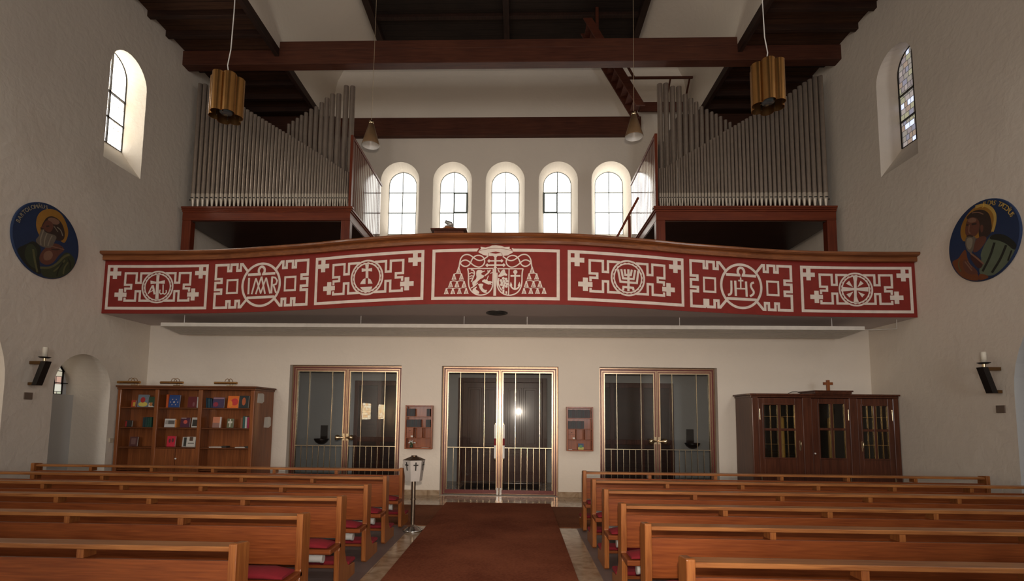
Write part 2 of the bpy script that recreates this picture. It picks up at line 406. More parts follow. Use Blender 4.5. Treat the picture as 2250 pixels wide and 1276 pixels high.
def side_window(n, X, sgn, c, mat, mats_frame):
    g = arch(c-.395, c+.395, 6.825, 8.30)
    x = X+sgn*.385
    root = bpy.data.objects.new('window_%d' % n, None); COL.objects.link(root); root['kind'] = 'structure'
    m = M(); holed(m, lambda p: (x, p[0], p[1]), g, [], 0); m.build('pane', mat, root)
    f = M()
    f.tube([(x-sgn*.012, p[0], p[1]) for p in g], .014, 6, 0, True)
    for z in (7.34, 7.86): f.box(x-sgn*.03, x, c-.395, c+.395, z-.014, z+.014)
    f.box(x-sgn*.03, x, c-.014, c+.014, 6.825, 8.69)
    f.build('window_frame', mats_frame, root)
side_window(1, XL, -1, 9.535, STL, IRON)
side_window(2, XR, 1, 9.535, STR, IRON)
k = 3
for y in (5.2, 1.2, -2.8):
    side_window(k, XL, -1, y, STR, IRON); side_window(k+1, XR, 1, y, STR, IRON); k += 2
root = bpy.data.objects.new('window_9', None); COL.objects.link(root); root['kind'] = 'structure'
m = M(); holed(m, lambda p: (XL-.84, p[0], p[1]), gl, [], 0); m.build('pane', STN, root)
f = M(); f.tube([(XL-.83, p[0], p[1]) for p in gl], .016, 6, 0, True)
for z in (2.12, 2.34): f.box(XL-.84, XL-.81, 8.46, 9.63, z-.006, z+.006)
for yy in (8.75, 9.05, 9.35): f.box(XL-.84, XL-.81, yy-.006, yy+.006, 1.905, 2.56); f.build('window_frame', IRON, root)

SUNPATCH = glow('sun_patch_glow', (1, .8, .5), 15.0, (1, .42, .12, [(1, .72, .40), (1, .80, .52), (.9, .55, .26), (1, .86, .62)], .2))
for n, (a, b) in ((15, (-5.6, -3.9)), (16, (-8.4, -7.0))):  # glowing panes and frames, added stand-ins for sun patches on the wall
    root = bpy.data.objects.new('window_%d' % n, None); COL.objects.link(root); root['kind'] = 'structure'
    m = M(); m.box(XL+.002, XL+.02, a, b, 1.35, 2.15); m.build('pane', SUNPATCH, root)
    f = M(); rframe2 = [(a-.04, a, 1.31, 2.19), (b, b+.04, 1.31, 2.19), (a, b, 1.31, 1.35), (a, b, 2.15, 2.19)]
    for q in rframe2: f.box(XL+.002, XL+.04, *q)
    f.build('window_frame', IRON, root)
# ------------------------------------------------------------------ upper gallery wall with the five windows
m = M(); WC = [-3.44, -1.93, -.42, 1.09, 2.585]
holes = [arch(c-.555, c+.555, 6.45, 8.29, 20) for c in WC]
holed(m, lambda p: (p[0], YG, p[1]), [(XL-1.2, ZG-.3), (XR+1.2, ZG-.3), (XR+1.2, 13), (XL-1.2, 13)], holes)
for c, h in zip(WC, holes):
    g = arch(c-.40, c+.40, 6.85, 8.31, 20)
    bridge(m, [(p[0], YG, p[1]) for p in h], [(p[0], YG+.40, p[1]) for p in g])
struct(m.build('wall_gallery', WALL))
for i, c in enumerate(WC):
    root = bpy.data.objects.new('window_%d' % (10+i), None); COL.objects.link(root); root['kind'] = 'structure'
    g = arch(c-.40, c+.40, 6.85, 8.31, 20)
    m = M(); holed(m, lambda p: (p[0], YG+.405, p[1]), g, []); m.build('pane', REARW if i == 4 else REAR, root)
    f = M(); f.tube([(p[0], YG+.395, p[1]) for p in g], .013, 6, 0, True)
    for z in (7.48, 8.09): f.box(c-.40, c+.40, YG+.375, YG+.40, z-.011, z+.011)
    f.box(c-.011, c+.011, YG+.375, YG+.40, 6.85, 8.71)
    if i in (1, 3):
        a, b = (c, c+.39) if i == 1 else (c-.39, c)
        for xx in (a+.012, b-.012): f.box(xx-.016, xx+.016, YG+.36, YG+.40, 7.48, 8.09)
        for zz in (7.5, 8.07): f.box(a, b, YG+.36, YG+.40, zz-.014, zz+.014)
    f.build('window_frame', simple('grey_window_iron', (.16, .20, .20), .5), root)

# ------------------------------------------------------------------ ceilings, beams
CXL, CXR = -5.47, 4.78
for n, (a, b) in enumerate(((XL, CXL), (CXR, XR))):
    m = M(); m.box(a, b, NF, YG, ZC, ZC+.08); struct(m.build('ceiling', CEILB))
    y = 9.86-.565*30
    while y < YG-.1:
        if not (10.85 < y < 11.35) and y > 3:
            q = M(); q.box(a+(.12 if n else 0), b-(0 if n else .12), y, y+.10, ZC-.13, ZC); struct(q.build('ceiling_joist', JOIST, bevel=.006))
        y += .565
    m = M(); e = b if n == 0 else a; d = -1 if n == 0 else 1
    m.box(e+d*.10, e, NF, YG, ZC-.19, ZC+.12); struct(m.build('trim_ceiling', BEAMY, bevel=.006))
# coved white flanks up to the roof
for sg, e in ((-1, CXL), (1, CXR)):
    prof = [(0, ZC), (.02, 10.85), (.10, 11.30), (.30, 11.72), (.62, 12.02), (1.34, 12.50)] if sg < 0 else [(0, ZC), (.02, 10.85), (.10, 11.30), (.30, 11.72), (.62, 12.02), (1.46, 12.50)]
    m = M(); vs = []
    for y in (NF, YG): vs += [(e-sg*p[0], y, p[1]) for p in prof]
    k = len(prof); m.add(vs, [(i, i+1, k+i+1, k+i) for i in range(k-1)], 0, True)
    struct(m.build('ceiling_cove', WALL))
m = M(); m.box(-4.13, 3.32, NF, YG, 12.50, 12.6); struct(m.build('ceiling_ridge', ROOFB))
for x in (-4.06, 3.25):
    m = M(); m.box(x-.09, x+.09, NF, YG-.02, 12.30, 12.50); struct(m.build('trim_roof', BEAMY, bevel=.006))
m = M(); m.box(-.49, -.33, NF, YG-.02, 12.33, 12.50); struct(m.build('ceiling_beam', BEAMY, bevel=.006))
for y in (8.4, 9.6, 12.1, 13.3):
    m = M(); m.box(-4.1, 3.3, y, y+.12, 12.40, 12.50); struct(m.build('ceiling_joist', BEAMY, bevel=.006))
m = M(); m.box(XL-.1, XR+.1, 11.02, 11.26, 9.46, 9.80)
m.box(CXL-.06, CXR+.06, 11.02, 11.26, 9.80, 10.0)
struct(m.build('ceiling_beam', BEAM, bevel=.01), 'long dark timber beam spanning the nave in front of the organ gallery')
m = M(); m.box(-5.35, 3.42, YG-.16, YG+.02, 9.55, 10.09)
struct(m.build('trim_gallery', BEAM, bevel=.01), 'dark timber beam along the wall above the five arched windows')
# sanctuary end (behind the photographer) closes the nave
m = M(); m.box(XL-1.6, XR+1.6, NF-.2, NF, 0, 13); struct(m.build('wall_front', WALL))

# ------------------------------------------------------------------ gallery slab
m = M(); N = 60; xs = [XL-.05+(XR+.1-XL)*i/N for i in range(N+1)]
poly = [(x, yf(x)+.0125) for x in xs]+[(XR+.05, YG+.1), (XL-.05, YG+.1)]
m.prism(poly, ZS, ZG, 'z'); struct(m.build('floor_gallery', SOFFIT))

# ------------------------------------------------------------------ parapet
par = empty('gallery_parapet', (PMX, 8.6, ZS), 'curved dark red gallery parapet with cream painted ornaments and wooden rail', 'parapet')
O = Vector(par.location)
def pm(): return M()
def at_par(s, z, off):
    x = xs_of(s); e = .01; dx = 1; dy = (yf(x+e)-yf(x-e))/(2*e); l = math.hypot(dx, dy)
    return (x+dy/l*off-O.x, yf(x)-off/l-O.y, z-O.z)
m = M(); N = 150
def strip(m, prof, mat=0, closed=True):
    """prof: (offset toward the nave, z) swept along the parapet"""
    k = len(prof); vs = []
    for i in range(N+1):
        s = PSS[-1]*i/N
        vs += [at_par(s, z, o) for o, z in prof]
    fs = []
    for i in range(N):
        for j in range(k if closed else k-1):
            j2 = (j+1) % k; fs.append((i*k+j, i*k+j2, (i+1)*k+j2, (i+1)*k+j))
    m.add(vs, fs, mat)
    if closed: m.add(vs[:k], [tuple(range(k))], mat); m.add(vs[-k:], [tuple(reversed(range(k)))], mat)
strip(m, [(0, ZS), (0, 4.40), (-.14, 4.40), (-.14, ZG+.01), (-.012, ZG+.01), (-.012, ZS)])
m.build('parapet_wall', REDP, par, weld=True)
m = M()
strip(m, [(.02, 4.385), (.07, 4.385), (.075, 4.43), (.07, 4.465), (.085, 4.475), (.125, 4.48), (.15, 4.50), (.15, 4.525), (.14, 4.54), (-.16, 4.54), (-.16, 4.385)])
m.build('handrail', RAILW, par, weld=True)

# ornament drawing: strokes and filled shapes, then wrapped on the parapet face
def soft(pts, closed=True, it=2):
    for _ in range(it):
        n = len(pts); out = [] if closed else [pts[0]]
        for i in range(n if closed else n-1):
            p, q = pts[i], pts[(i+1) % n]
            out += [(p[0]*.75+q[0]*.25, p[1]*.75+q[1]*.25), (p[0]*.25+q[0]*.75, p[1]*.25+q[1]*.75)]
        if not closed: out.append(pts[-1])
        pts = out
    return pts
class Art:
    def __init__(s): s.m = M(); s.k = 0
    def fill(s, pts, mat=0, lift=0.0):
        s.k += 1; lift += s.k*1e-5
        pts = [Vector((p[0], p[1], lift)) for p in pts]
        tri = tessellate_polygon([[Vector((p.x, p.y, 0)) for p in pts]])
        s.m.add(pts, [tuple(t) for t in tri], mat)
    def line(s, pts, w, mat=0, closed=False, lift=0.0):
        s.k += 1; lift += s.k*1e-5
        P = [Vector((p[0], p[1])) for p in pts]; n = len(P); Lf = []; Rt = []
        for i in range(n):
            a = P[i-1] if (closed or i > 0) else None; b = P[(i+1) % n] if (closed or i < n-1) else None
            d0 = (P[i]-a).normalized() if a is not None else None; d1 = (b-P[i]).normalized() if b is not None else None
            if d0 is None: d0 = d1
            if d1 is None: d1 = d0
            t = (d0+d1)
            t = t.normalized() if t.length > 1e-6 else d0
            nn = Vector((-t.y, t.x)); c = max(.35, nn.dot(Vector((-d0.y, d0.x))))
            Lf.append(P[i]+nn*(w/2/c)); Rt.append(P[i]-nn*(w/2/c))
        for i in range(n if closed else n-1):
            j = (i+1) % n
            s.m.add([(q.x, q.y, lift) for q in (Lf[i], Lf[j], Rt[j], Rt[i])], [(0, 1, 2, 3)], mat)
    def ring(s, c, r0, r1, n=64, mat=0, wave=0, k=20):
        vs = []
        for i in range(n):
            a = 2*PI*i/n; rr = r1+wave*math.sin(k*a)
            vs += [(c[0]+r0*math.cos(a), c[1]+r0*math.sin(a), 0), (c[0]+rr*math.cos(a), c[1]+rr*math.sin(a), 0)]
        s.k += 1; vs = [(q[0], q[1], s.k*1e-5) for q in vs]
        s.m.add(vs, [(2*i, 2*i+1, (2*i+3) % (2*n), (2*i+2) % (2*n)) for i in range(n)], mat)
    def disc(s, c, r, mat=0, n=20, lift=0.0, ry=None):
        ry = ry or r
        s.m.add([(c[0]+r*math.cos(2*PI*i/n), c[1]+ry*math.sin(2*PI*i/n), lift) for i in range(n)], [tuple(range(n))], mat)
    def build(s, name, mats, parent, wrap, maxlen=.16):
        me = bpy.data.meshes.new(name); me.from_pydata(s.m.v, [], s.m.f)
        for mm in mats: me.materials.append(mm)
        for p, mi in zip(me.polygons, s.m.m): p.material_index = mi
        bm = bmesh.new(); bm.from_mesh(me); bmesh.ops.triangulate(bm, faces=bm.faces)
        for _ in range(5):
            es = [e for e in bm.edges if e.calc_length() > maxlen]
            if not es: break
            bmesh.ops.subdivide_edges(bm, edges=es, cuts=1)
            bmesh.ops.triangulate(bm, faces=bm.faces)
        for v in bm.verts: v.co = wrap(v.co)
        bm.normal_update(); bm.to_mesh(me); bm.free()
        o = bpy.data.objects.new(name, me); COL.objects.link(o); o.parent = parent
        return o
def wrap_at(sc): return lambda c: Vector(at_par(sc+c.x, c.y, .005+c.z))
def mapper(cx, cy, rx, ry, kx, ky, R, zc):
    def f(p):
        dx, dy = p[0]-cx, p[1]-cy
        return ((dx-kx*dy)/rx*R, zc-(dy-ky*dx)/ry*R)
    return f
Z0, Z1 = 3.472, 4.308; PH = Z1-Z0
def key_frame(a, Wd):
    h = Wd/2; w = .05
    a.line([(-h+w/2, Z0+w/2), (h-w/2, Z0+w/2), (h-w/2, Z1-w/2), (-h+w/2, Z1-w/2)], w, closed=True)
    q = lambda u, v: ((u-.5)*Wd, Z1-v*PH)
    for sg in (1, -1):
        X = lambda u, v: (sg*q(u, v)[0], q(u, v)[1])
        def rect(u0, v0, u1, v1): a.fill([X(u0, v0), X(u1, v0), X(u1, v1), X(u0, v1)])
        rect(.055, .0, .096, .315); rect(.0, .145, .134, .238)
        rect(.122, .535, .163, .80); rect(.084, .62, .20, .715)
        lw = .041
        a.line([X(.43, .185), X(.330, .185), X(.330, .40), X(.287, .40), X(.287, .185), X(.178, .185), X(.178, .445), X(.240, .445), X(.240, .53), X(.184, .53), X(.184, .605)], lw)
        a.line([X(.184, .735), X(.184, .80), X(.287, .80), X(.287, .59), X(.330, .59), X(.330, .80), X(.43, .80)], lw)
    c = (0, Z1-.495*PH)
    a.ring(c, .275, .305); a.ring(c, .232, .259, 120, wave=.006, k=22)
    return c
def knot_frame(a, Wd, solid=False):
    q = lambda t, v: ((t-.5)*Wd, Z1-v*PH); w = .047
    for sg in (1, -1):
        X = lambda t, v: (sg*q(t, v)[0], q(t, v)[1])
        a.line([X(.352, .20), X(.29, .028), X(.272, .028), X(.272, .165), X(.235, .165), X(.235, .028), X(.170, .028), X(.170, .165), X(.139, .165), X(.139, .028), X(.012, .028),
                X(.012, .337), X(.075, .337), X(.075, .42), X(.012, .42), X(.012, .575), X(.077, .575), X(.077, .66), X(.012, .66), X(.012, .972),
                X(.139, .972), X(.139, .835), X(.172, .835), X(.172, .972), X(.235, .972), X(.235, .835), X(.272, .835), X(.272, .972), X(.29, .972), X(.355, .80)], w)
        a.line([X(.137, .37), X(.245, .37), X(.245, .655), X(.137, .655)], .036, closed=True)
        if solid and sg == 1: a.fill([X(.13, .82), X(.182, .82), X(.182, .985), X(.13, .985)])
    c = (0, Z1-.502*PH)
    a.ring(c, .362, .406, 80)
    a.line([q(.352, .27), q(.648, .27)], .047); a.line([q(.352, .775), q(.648, .775)], .047)
    top = q(.5, .2)
    a.line([(top[0]+.062*math.cos(t), top[1]+.005+.072*math.sin(t)) for t in [PI*(1.30-1.6*i/14) for i in range(15)]], .045)
    a.fill([(top[0]-.018, top[1]-.03), (top[0], top[1]-.115), (top[0]+.018, top[1]-.03)], 1, .003)
    return c
PANELS = []
# alpha and omega
a = Art(); c = key_frame(a, 1.94); F = mapper(1122, 640, 303, 315, -.087, 0, .306, c[1]); sc = .306/308
T_ = lambda l: [F(p) for p in l]
a.fill(T_([(1105, 408), (1165, 408), (1150, 520), (1135, 870), (1072, 870), (1100, 520)])); a.fill(T_([(988, 515), (1120, 540), (1265, 508), (1258, 578), (1120, 568), (990, 583)]))
a.line(T_([(1025, 605), (940, 772)]), 24*sc); a.line(T_([(1030, 605), (1062, 780)]), 38*sc); a.line(T_([(960, 745), (1058, 690)]), 17*sc)
a.line(T_([(1228, 592), (1222, 762)]), 24*sc); a.line(T_([(1168, 692), (1157, 745), (1180, 775), (1220, 762)]), 22*sc); a.line(T_([(1222, 762), (1255, 778), (1288, 745), (1284, 700)]), 22*sc)
PANELS.append((a, 1.03))
# marian monogram
a = Art(); c = knot_frame(a, 1.92); F = mapper(1052, 687, 382, 457, -.062, -.077, .405, c[1]); sc = .405/420
for l, w in (([(820, 548), (800, 890)], 40), ([(955, 555), (865, 888)], 34), ([(955, 555), (1045, 872)], 30), ([(1065, 520), (945, 885)], 32), ([(1065, 520), (1128, 875)], 34),
             ([(1155, 540), (1040, 870)], 30), ([(1155, 540), (1225, 865)], 34), ([(1272, 515), (1250, 862)], 40), ([(1272, 527), (1335, 540), (1368, 600), (1345, 668), (1282, 690)], 32), ([(1290, 680), (1340, 845)], 34)):
    a.line(T_(l), w*sc)
PANELS.append((a, 3.09))
# orb and cross
a = Art(); c = key_frame(a, 2.04); F = mapper(1075, 545, 282, 314, -.041, -.07, .306, c[1]); sc = .306/298
a.fill(T_([(1048, 310), (1112, 310), (1100, 400), (1100, 555), (1052, 555), (1055, 400)])); a.fill(T_([(985, 380), (1075, 392), (1165, 375), (1165, 438), (1080, 428), (985, 445)]))
a.fill(T_([(1052, 555), (1050, 660), (955, 663), (975, 620), (1010, 575)])); a.fill(T_([(1095, 553), (1140, 580), (1172, 650), (1090, 655)]))
a.fill(T_([(957, 715), (1167, 703), (1150, 750), (1100, 782), (1050, 790), (1000, 770), (970, 740)]))
PANELS.append((a, 5.20))
# coat of arms with hat, cords and tassels
a = Art(); kx = .001062
F = lambda p: ((p[0]-1118)*kx, 3.889-(p[1]-585-.0105*(p[0]-1118))*kx)
sc = kx; hw = 2.085/2; w = .05
a.line(T_([(835, 200), (162, 204)])+T_([(158, 948)])+T_([(2080, 968), (2080, 222), (1385, 208)]), w)
a.fill(T_([(828, 177), (858, 177), (828, 222)])); a.fill(T_([(1362, 177), (1392, 180), (1392, 228)]))
a.fill(T_([(885, 150), (960, 162), (1020, 150), (1060, 130), (1120, 127), (1210, 140), (1250, 158), (1335, 155), (1330, 182), (1385, 218), (1382, 245), (1300, 290), (1222, 298), (1002, 296), (930, 280), (850, 235), (862, 208), (890, 185)]))
a.line(T_([(850, 222), (920, 198), (1010, 184), (1117, 179), (1220, 184), (1310, 198), (1385, 225)]), 6*sc, 1, lift=.003)
a.fill(T_([(1020, 246), (1120, 228), (1208, 248), (1120, 262)]), 1, .003)
a.line(T_([(1002, 296), (1012, 246)]), 6*sc, 1, lift=.003); a.line(T_([(1208, 250), (1224, 300)]), 6*sc, 1, lift=.003)
dia = lambda x, y, r: a.fill(T_([(x-r, y), (x, y-r), (x+r, y), (x, y+r)]))
a.line(T_([(1115, 285), (1115, 490)]), 32*sc); dia(1115, 300, 32); dia(1115, 478, 26)
a.line(T_([(1010, 374), (1222, 374)]), 22*sc); dia(1018, 374, 28); dia(1212, 374, 28)
a.line(T_([(985, 441), (1250, 441)]), 24*sc); dia(990, 441, 30); dia(1244, 441, 30)
a.fill(T_([(1098, 488), (1130, 488), (1132, 918), (1090, 918)]))
for mx in (0, 1):
    fx = (lambda p: p) if mx == 0 else (lambda p: (2*1115-p[0]+2, p[1]+6))
    G = lambda l: [F(fx(p)) for p in l]
    GS = lambda l: [F(fx(p)) for p in soft(l, False)]
    a.line(GS([(557, 470), (566, 400), (578, 335), (615, 285), (670, 266), (728, 280), (775, 318), (830, 358), (885, 370), (935, 350), (1002, 298)]), 19*sc)
    a.line(GS([(572, 402), (605, 442), (652, 462), (700, 448), (735, 405), (752, 350), (790, 300), (850, 281), (912, 297), (945, 340), (954, 392), (930, 442), (875, 473), (812, 460), (762, 428), (720, 386), (665, 353), (610, 365), (578, 395)]), 19*sc)
    for x, y in ((552, 512), (483, 618), (597, 618), (432, 733), (530, 733), (640, 735), (368, 842), (468, 842), (570, 842), (674, 842)):
        a.fill(G([(x-10, y-48), (x+10, y-48), (x+16, y-20), (x+38, y+46), (x+12, y+42), (x-12, y+46), (x-38, y+44), (x-16, y-20)]))
        a.line(G([(x-5, y-5), (x-10, y+44)]), 5*sc, 1, lift=.003); a.line(G([(x+6, y-5), (x+14, y+42)]), 5*sc, 1, lift=.003)
    for l in ([(483, 575), (515, 564), (552, 566), (585, 566), (600, 575)], [(432, 692), (470, 680), (520, 688), (530, 692)], [(530, 692), (580, 680), (630, 684), (642, 692)],
              [(368, 802), (400, 792), (452, 796), (470, 802)], [(470, 802), (520, 792), (560, 796), (572, 802)], [(572, 802), (620, 790), (665, 794), (676, 802)]):
        a.line(G(l), 11*sc)
a.line(T_([(690, 493), (1085, 493)]), 18*sc); a.line(T_([(692, 493)]+soft([(692, 500), (706, 560), (706, 720), (722, 800), (772, 868), (850, 906), (930, 908), (1010, 878), (1066, 812), (1082, 740), (1085, 500)], False)+[(1085, 493)]), 19*sc)
a.line(T_([(1145, 497), (1545, 502)]), 18*sc); a.line(T_(soft([(1542, 502), (1526, 560), (1526, 740), (1500, 820), (1450, 880), (1372, 912), (1300, 912), (1222, 882), (1166, 820), (1144, 740), (1142, 560)], False)), 19*sc)
a.line(T_([(1327, 505), (1323, 905)]), 16*sc)
TS = lambda l: T_(soft(l, True, 1)); TSO = lambda l: T_(soft(l, False))
# lion with a bend
a.line(TSO([(752, 700), (782, 622), (802, 562), (782, 518), (742, 512)]), 19*sc)
for l in ([(718, 575), (752, 556), (790, 566)], [(718, 622), (750, 604), (780, 612)], [(722, 655), (750, 640), (770, 642)]): a.line(T_(l), 15*sc)
a.fill(TS([(830, 516), (905, 514), (930, 545), (900, 568), (905, 590), (955, 605), (928, 640), (880, 660), (830, 715), (790, 768), (772, 760), (762, 700), (800, 680), (832, 640), (822, 580)]))
a.line(T_([(955, 606), (1010, 560), (1040, 515)]), 20*sc); a.line(T_([(1005, 560), (1002, 515)]), 13*sc); a.line(T_([(920, 545), (958, 530)]), 12*sc)
a.line(T_([(1040, 570), (1075, 556)]), 12*sc)
a.line(T_([(742, 800), (790, 772), (850, 718)]), 16*sc)
a.fill(TS([(905, 695), (945, 658), (985, 672), (1000, 610), (1022, 598), (985, 690), (1060, 690), (1082, 722), (1045, 718), (1066, 752), (1035, 738), (1020, 748), (950, 715)]))
a.fill(TS([(850, 742), (890, 725), (942, 735), (915, 788), (955, 828), (1000, 828), (980, 850), (995, 872), (930, 868), (880, 808), (868, 760)]))
a.fill(TS([(757, 830), (822, 772), (842, 780), (812, 815), (878, 852), (868, 892), (832, 884), (800, 880)]))
# grapes and anchor
for x, y in ((1240, 648), (1282, 658), (1205, 682), (1250, 690), (1296, 692), (1220, 718), (1265, 724), (1300, 738), (1212, 748), (1250, 760), (1288, 775), (1240, 795)):
    a.disc(F((x, y)), 21*sc)
a.fill(TS([(1152, 622), (1190, 570), (1208, 532), (1235, 512), (1262, 512), (1272, 568), (1302, 585), (1296, 612), (1250, 600), (1200, 628)]))
a.line(T_([(1245, 822), (1242, 878)]), 30*sc); a.line(T_([(1285, 850), (1292, 890)]), 24*sc)
a.line(TSO([(1172, 642), (1160, 720), (1190, 795), (1220, 836)]), 20*sc); a.line(T_([(1160, 512), (1180, 556)]), 18*sc)
a.disc(F((1423, 550)), 32*sc); a.line(T_([(1422, 570), (1418, 815)]), 27*sc); a.line(T_([(1350, 612), (1500, 612)]), 27*sc)
a.line(TSO([(1352, 745), (1364, 790), (1418, 828), (1478, 795), (1490, 745)]), 24*sc)
a.fill(T_([(1336, 772), (1355, 702), (1380, 760)])); a.fill(T_([(1460, 765), (1490, 702), (1507, 768)]))
PANELS.append((a, 7.398))
# menorah
a = Art(); c = key_frame(a, 2.07); F = mapper(1062, 648, 266, 283, .016, .0666, .306, c[1]); sc = .306/275
a.line(T_([(1068, 510), (1070, 850)]), 38*sc)
for l in ([(907, 512), (945, 703), (1200, 725), (1222, 530)], [(957, 508), (985, 650), (1150, 662), (1172, 520)], [(1008, 510), (1020, 598), (1105, 600), (1120, 515)]): a.line(T_(l), 33*sc)
a.line(T_([(988, 838), (992, 785), (1140, 800), (1150, 842)]), 34*sc)
PANELS.append((a, 9.61))
# christogram
a = Art(); c = knot_frame(a, 1.955, True); F = mapper(1030, 672, 346, 386, .023, .074, .405, c[1]); sc = .405/366
for l, w in (([(865, 575), (868, 770), (850, 805), (810, 815)], 36), ([(930, 578), (940, 835)], 40), ([(1107, 592), (1118, 850)], 38), ([(940, 710), (1112, 718)], 22), ([(1020, 520), (1020, 712)], 25), ([(978, 575), (1064, 578)], 26),
             ([(1238, 612), (1195, 625), (1185, 670), (1205, 720), (1236, 760), (1232, 810), (1172, 845)], 34)): a.line(T_(soft(l, False) if len(l) > 2 else l), w*sc)
PANELS.append((a, 11.732))
# wheel cross
a = Art(); c = key_frame(a, 1.98); F = mapper(1080, 570, 308, 304, .053, .0147, .306, c[1])
a.fill(T_([(1025, 338), (1110, 338), (1095, 430), (1098, 700), (1135, 792), (1042, 795), (1050, 700), (1045, 430)])); a.fill(T_([(843, 522), (1065, 545), (1305, 527), (1305, 610), (1080, 582), (845, 605)]))
for t in ([(960, 412), (905, 465), (1030, 530)], [(1165, 412), (1220, 465), (1110, 528)], [(912, 655), (970, 715), (1035, 608)], [(1240, 660), (1195, 715), (1118, 608)]): a.fill(T_(t))
PANELS.append((a, 13.85))
for (a, s), lb in zip(PANELS, ('key frame around a cross with alpha and omega', 'battlement frame around the letters IMAR', 'key frame around an orb with a cross', 'coat of arms under a tasselled hat', 'key frame around a seven armed candlestick', 'battlement frame around the letters JHS', 'key frame around an eight rayed cross')):
    o = a.build('painted_panel', [CREAM, REDP], par, wrap_at(s)); o['label'] = 'cream painted '+lb

# ------------------------------------------------------------------ vestibule behind the doors
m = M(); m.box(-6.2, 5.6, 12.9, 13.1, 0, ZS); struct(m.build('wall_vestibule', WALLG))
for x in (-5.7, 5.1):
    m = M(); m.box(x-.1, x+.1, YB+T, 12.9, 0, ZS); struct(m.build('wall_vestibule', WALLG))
for x0, x1 in ((-3.95, -2.25), (1.55, 3.68)):
    root = bpy.data.objects.new('trim_screen', None); COL.objects.link(root); root['kind'] = 'structure'
    m = M(); m.box(x0, x1, 12.72, 12.9, 0, 2.42); n = 3
    m.build('screen_panel', DREV, root)
    m = M()
    for i in range(n+1):
        xx = x0+(x1-x0)*i/n; m.box(xx-.05, xx+.05, 12.69, 12.73, 0, 2.42)
    for z in (.06, 1.0, 2.36): m.box(x0, x1, 12.692, 12.728, z-.06, z+.06)
    m.build('screen_frame', DDOOR, root, bevel=.005)
for lab, x in (('dark holy water stoup with back plate seen through the glass doors beside the bookcase', -4.78), ('dark holy water stoup with back plate seen through the glass doors beside the tall cabinet', 4.16)):
    r = empty('holy_water_stoup', (x, 12.9, .86), lab, 'stoup')
    m = M(); m.box(-.09, .09, -.035, -.003, .1, .46); m.build('back_plate', IRON, r, bevel=.008)
    m = M(); m.lathe([(0, 0), (.07, .01), (.14, .06), (.18, .13), (.17, .14), (.12, .08), (0, .05)], (0, -.19, 0), 20); m.build('bowl', IRON, r)
r = bpy.data.objects.new('door_4', None); COL.objects.link(r); r['kind'] = 'structure'
m = M()
for a, b in ((-1.47, -1.36), (.59, .70)): m.box(a, b, 12.80, 12.9, 0, 2.52)
m.box(-1.36, .59, 12.80, 12.9, 2.41, 2.52); m.build('door_frame', DDOOR, r, bevel=.006)
for a, b in ((-1.36, -.39), (-.385, .59)):
    m = M(); m.box(a, b, 12.84, 12.9, .01, 2.41)
    w = b-a
    for i in range(2):
        x0 = a+.13+i*(w-.26)/2+(.02 if i else 0); x1 = a+.13+(i+1)*(w-.26)/2-(.0 if i else .02)
        for z0, z1 in ((.2, .75), (.87, 2.28)):
            m.box(x0, x1, 12.825, 12.845, z0, z1); m.box(x0+.05, x1-.05, 12.81, 12.83, z0+.05, z1-.05)
    leaf = m.build('door_leaf', DDOOR, r, bevel=.006)
m = M(); m.box(-.80, -.62, 12.82, 12.838, 1.40, 1.52); tag(m.build('door_notice', PAPER), 'small pale notice on the dark wooden entrance door', 'notice')
m = M(); m.box(-1.25, .5, 11.1, 12.5, 0, .012); tag(m.build('door_mat', DARK), 'black door mat behind the glazed centre doors', 'mat')

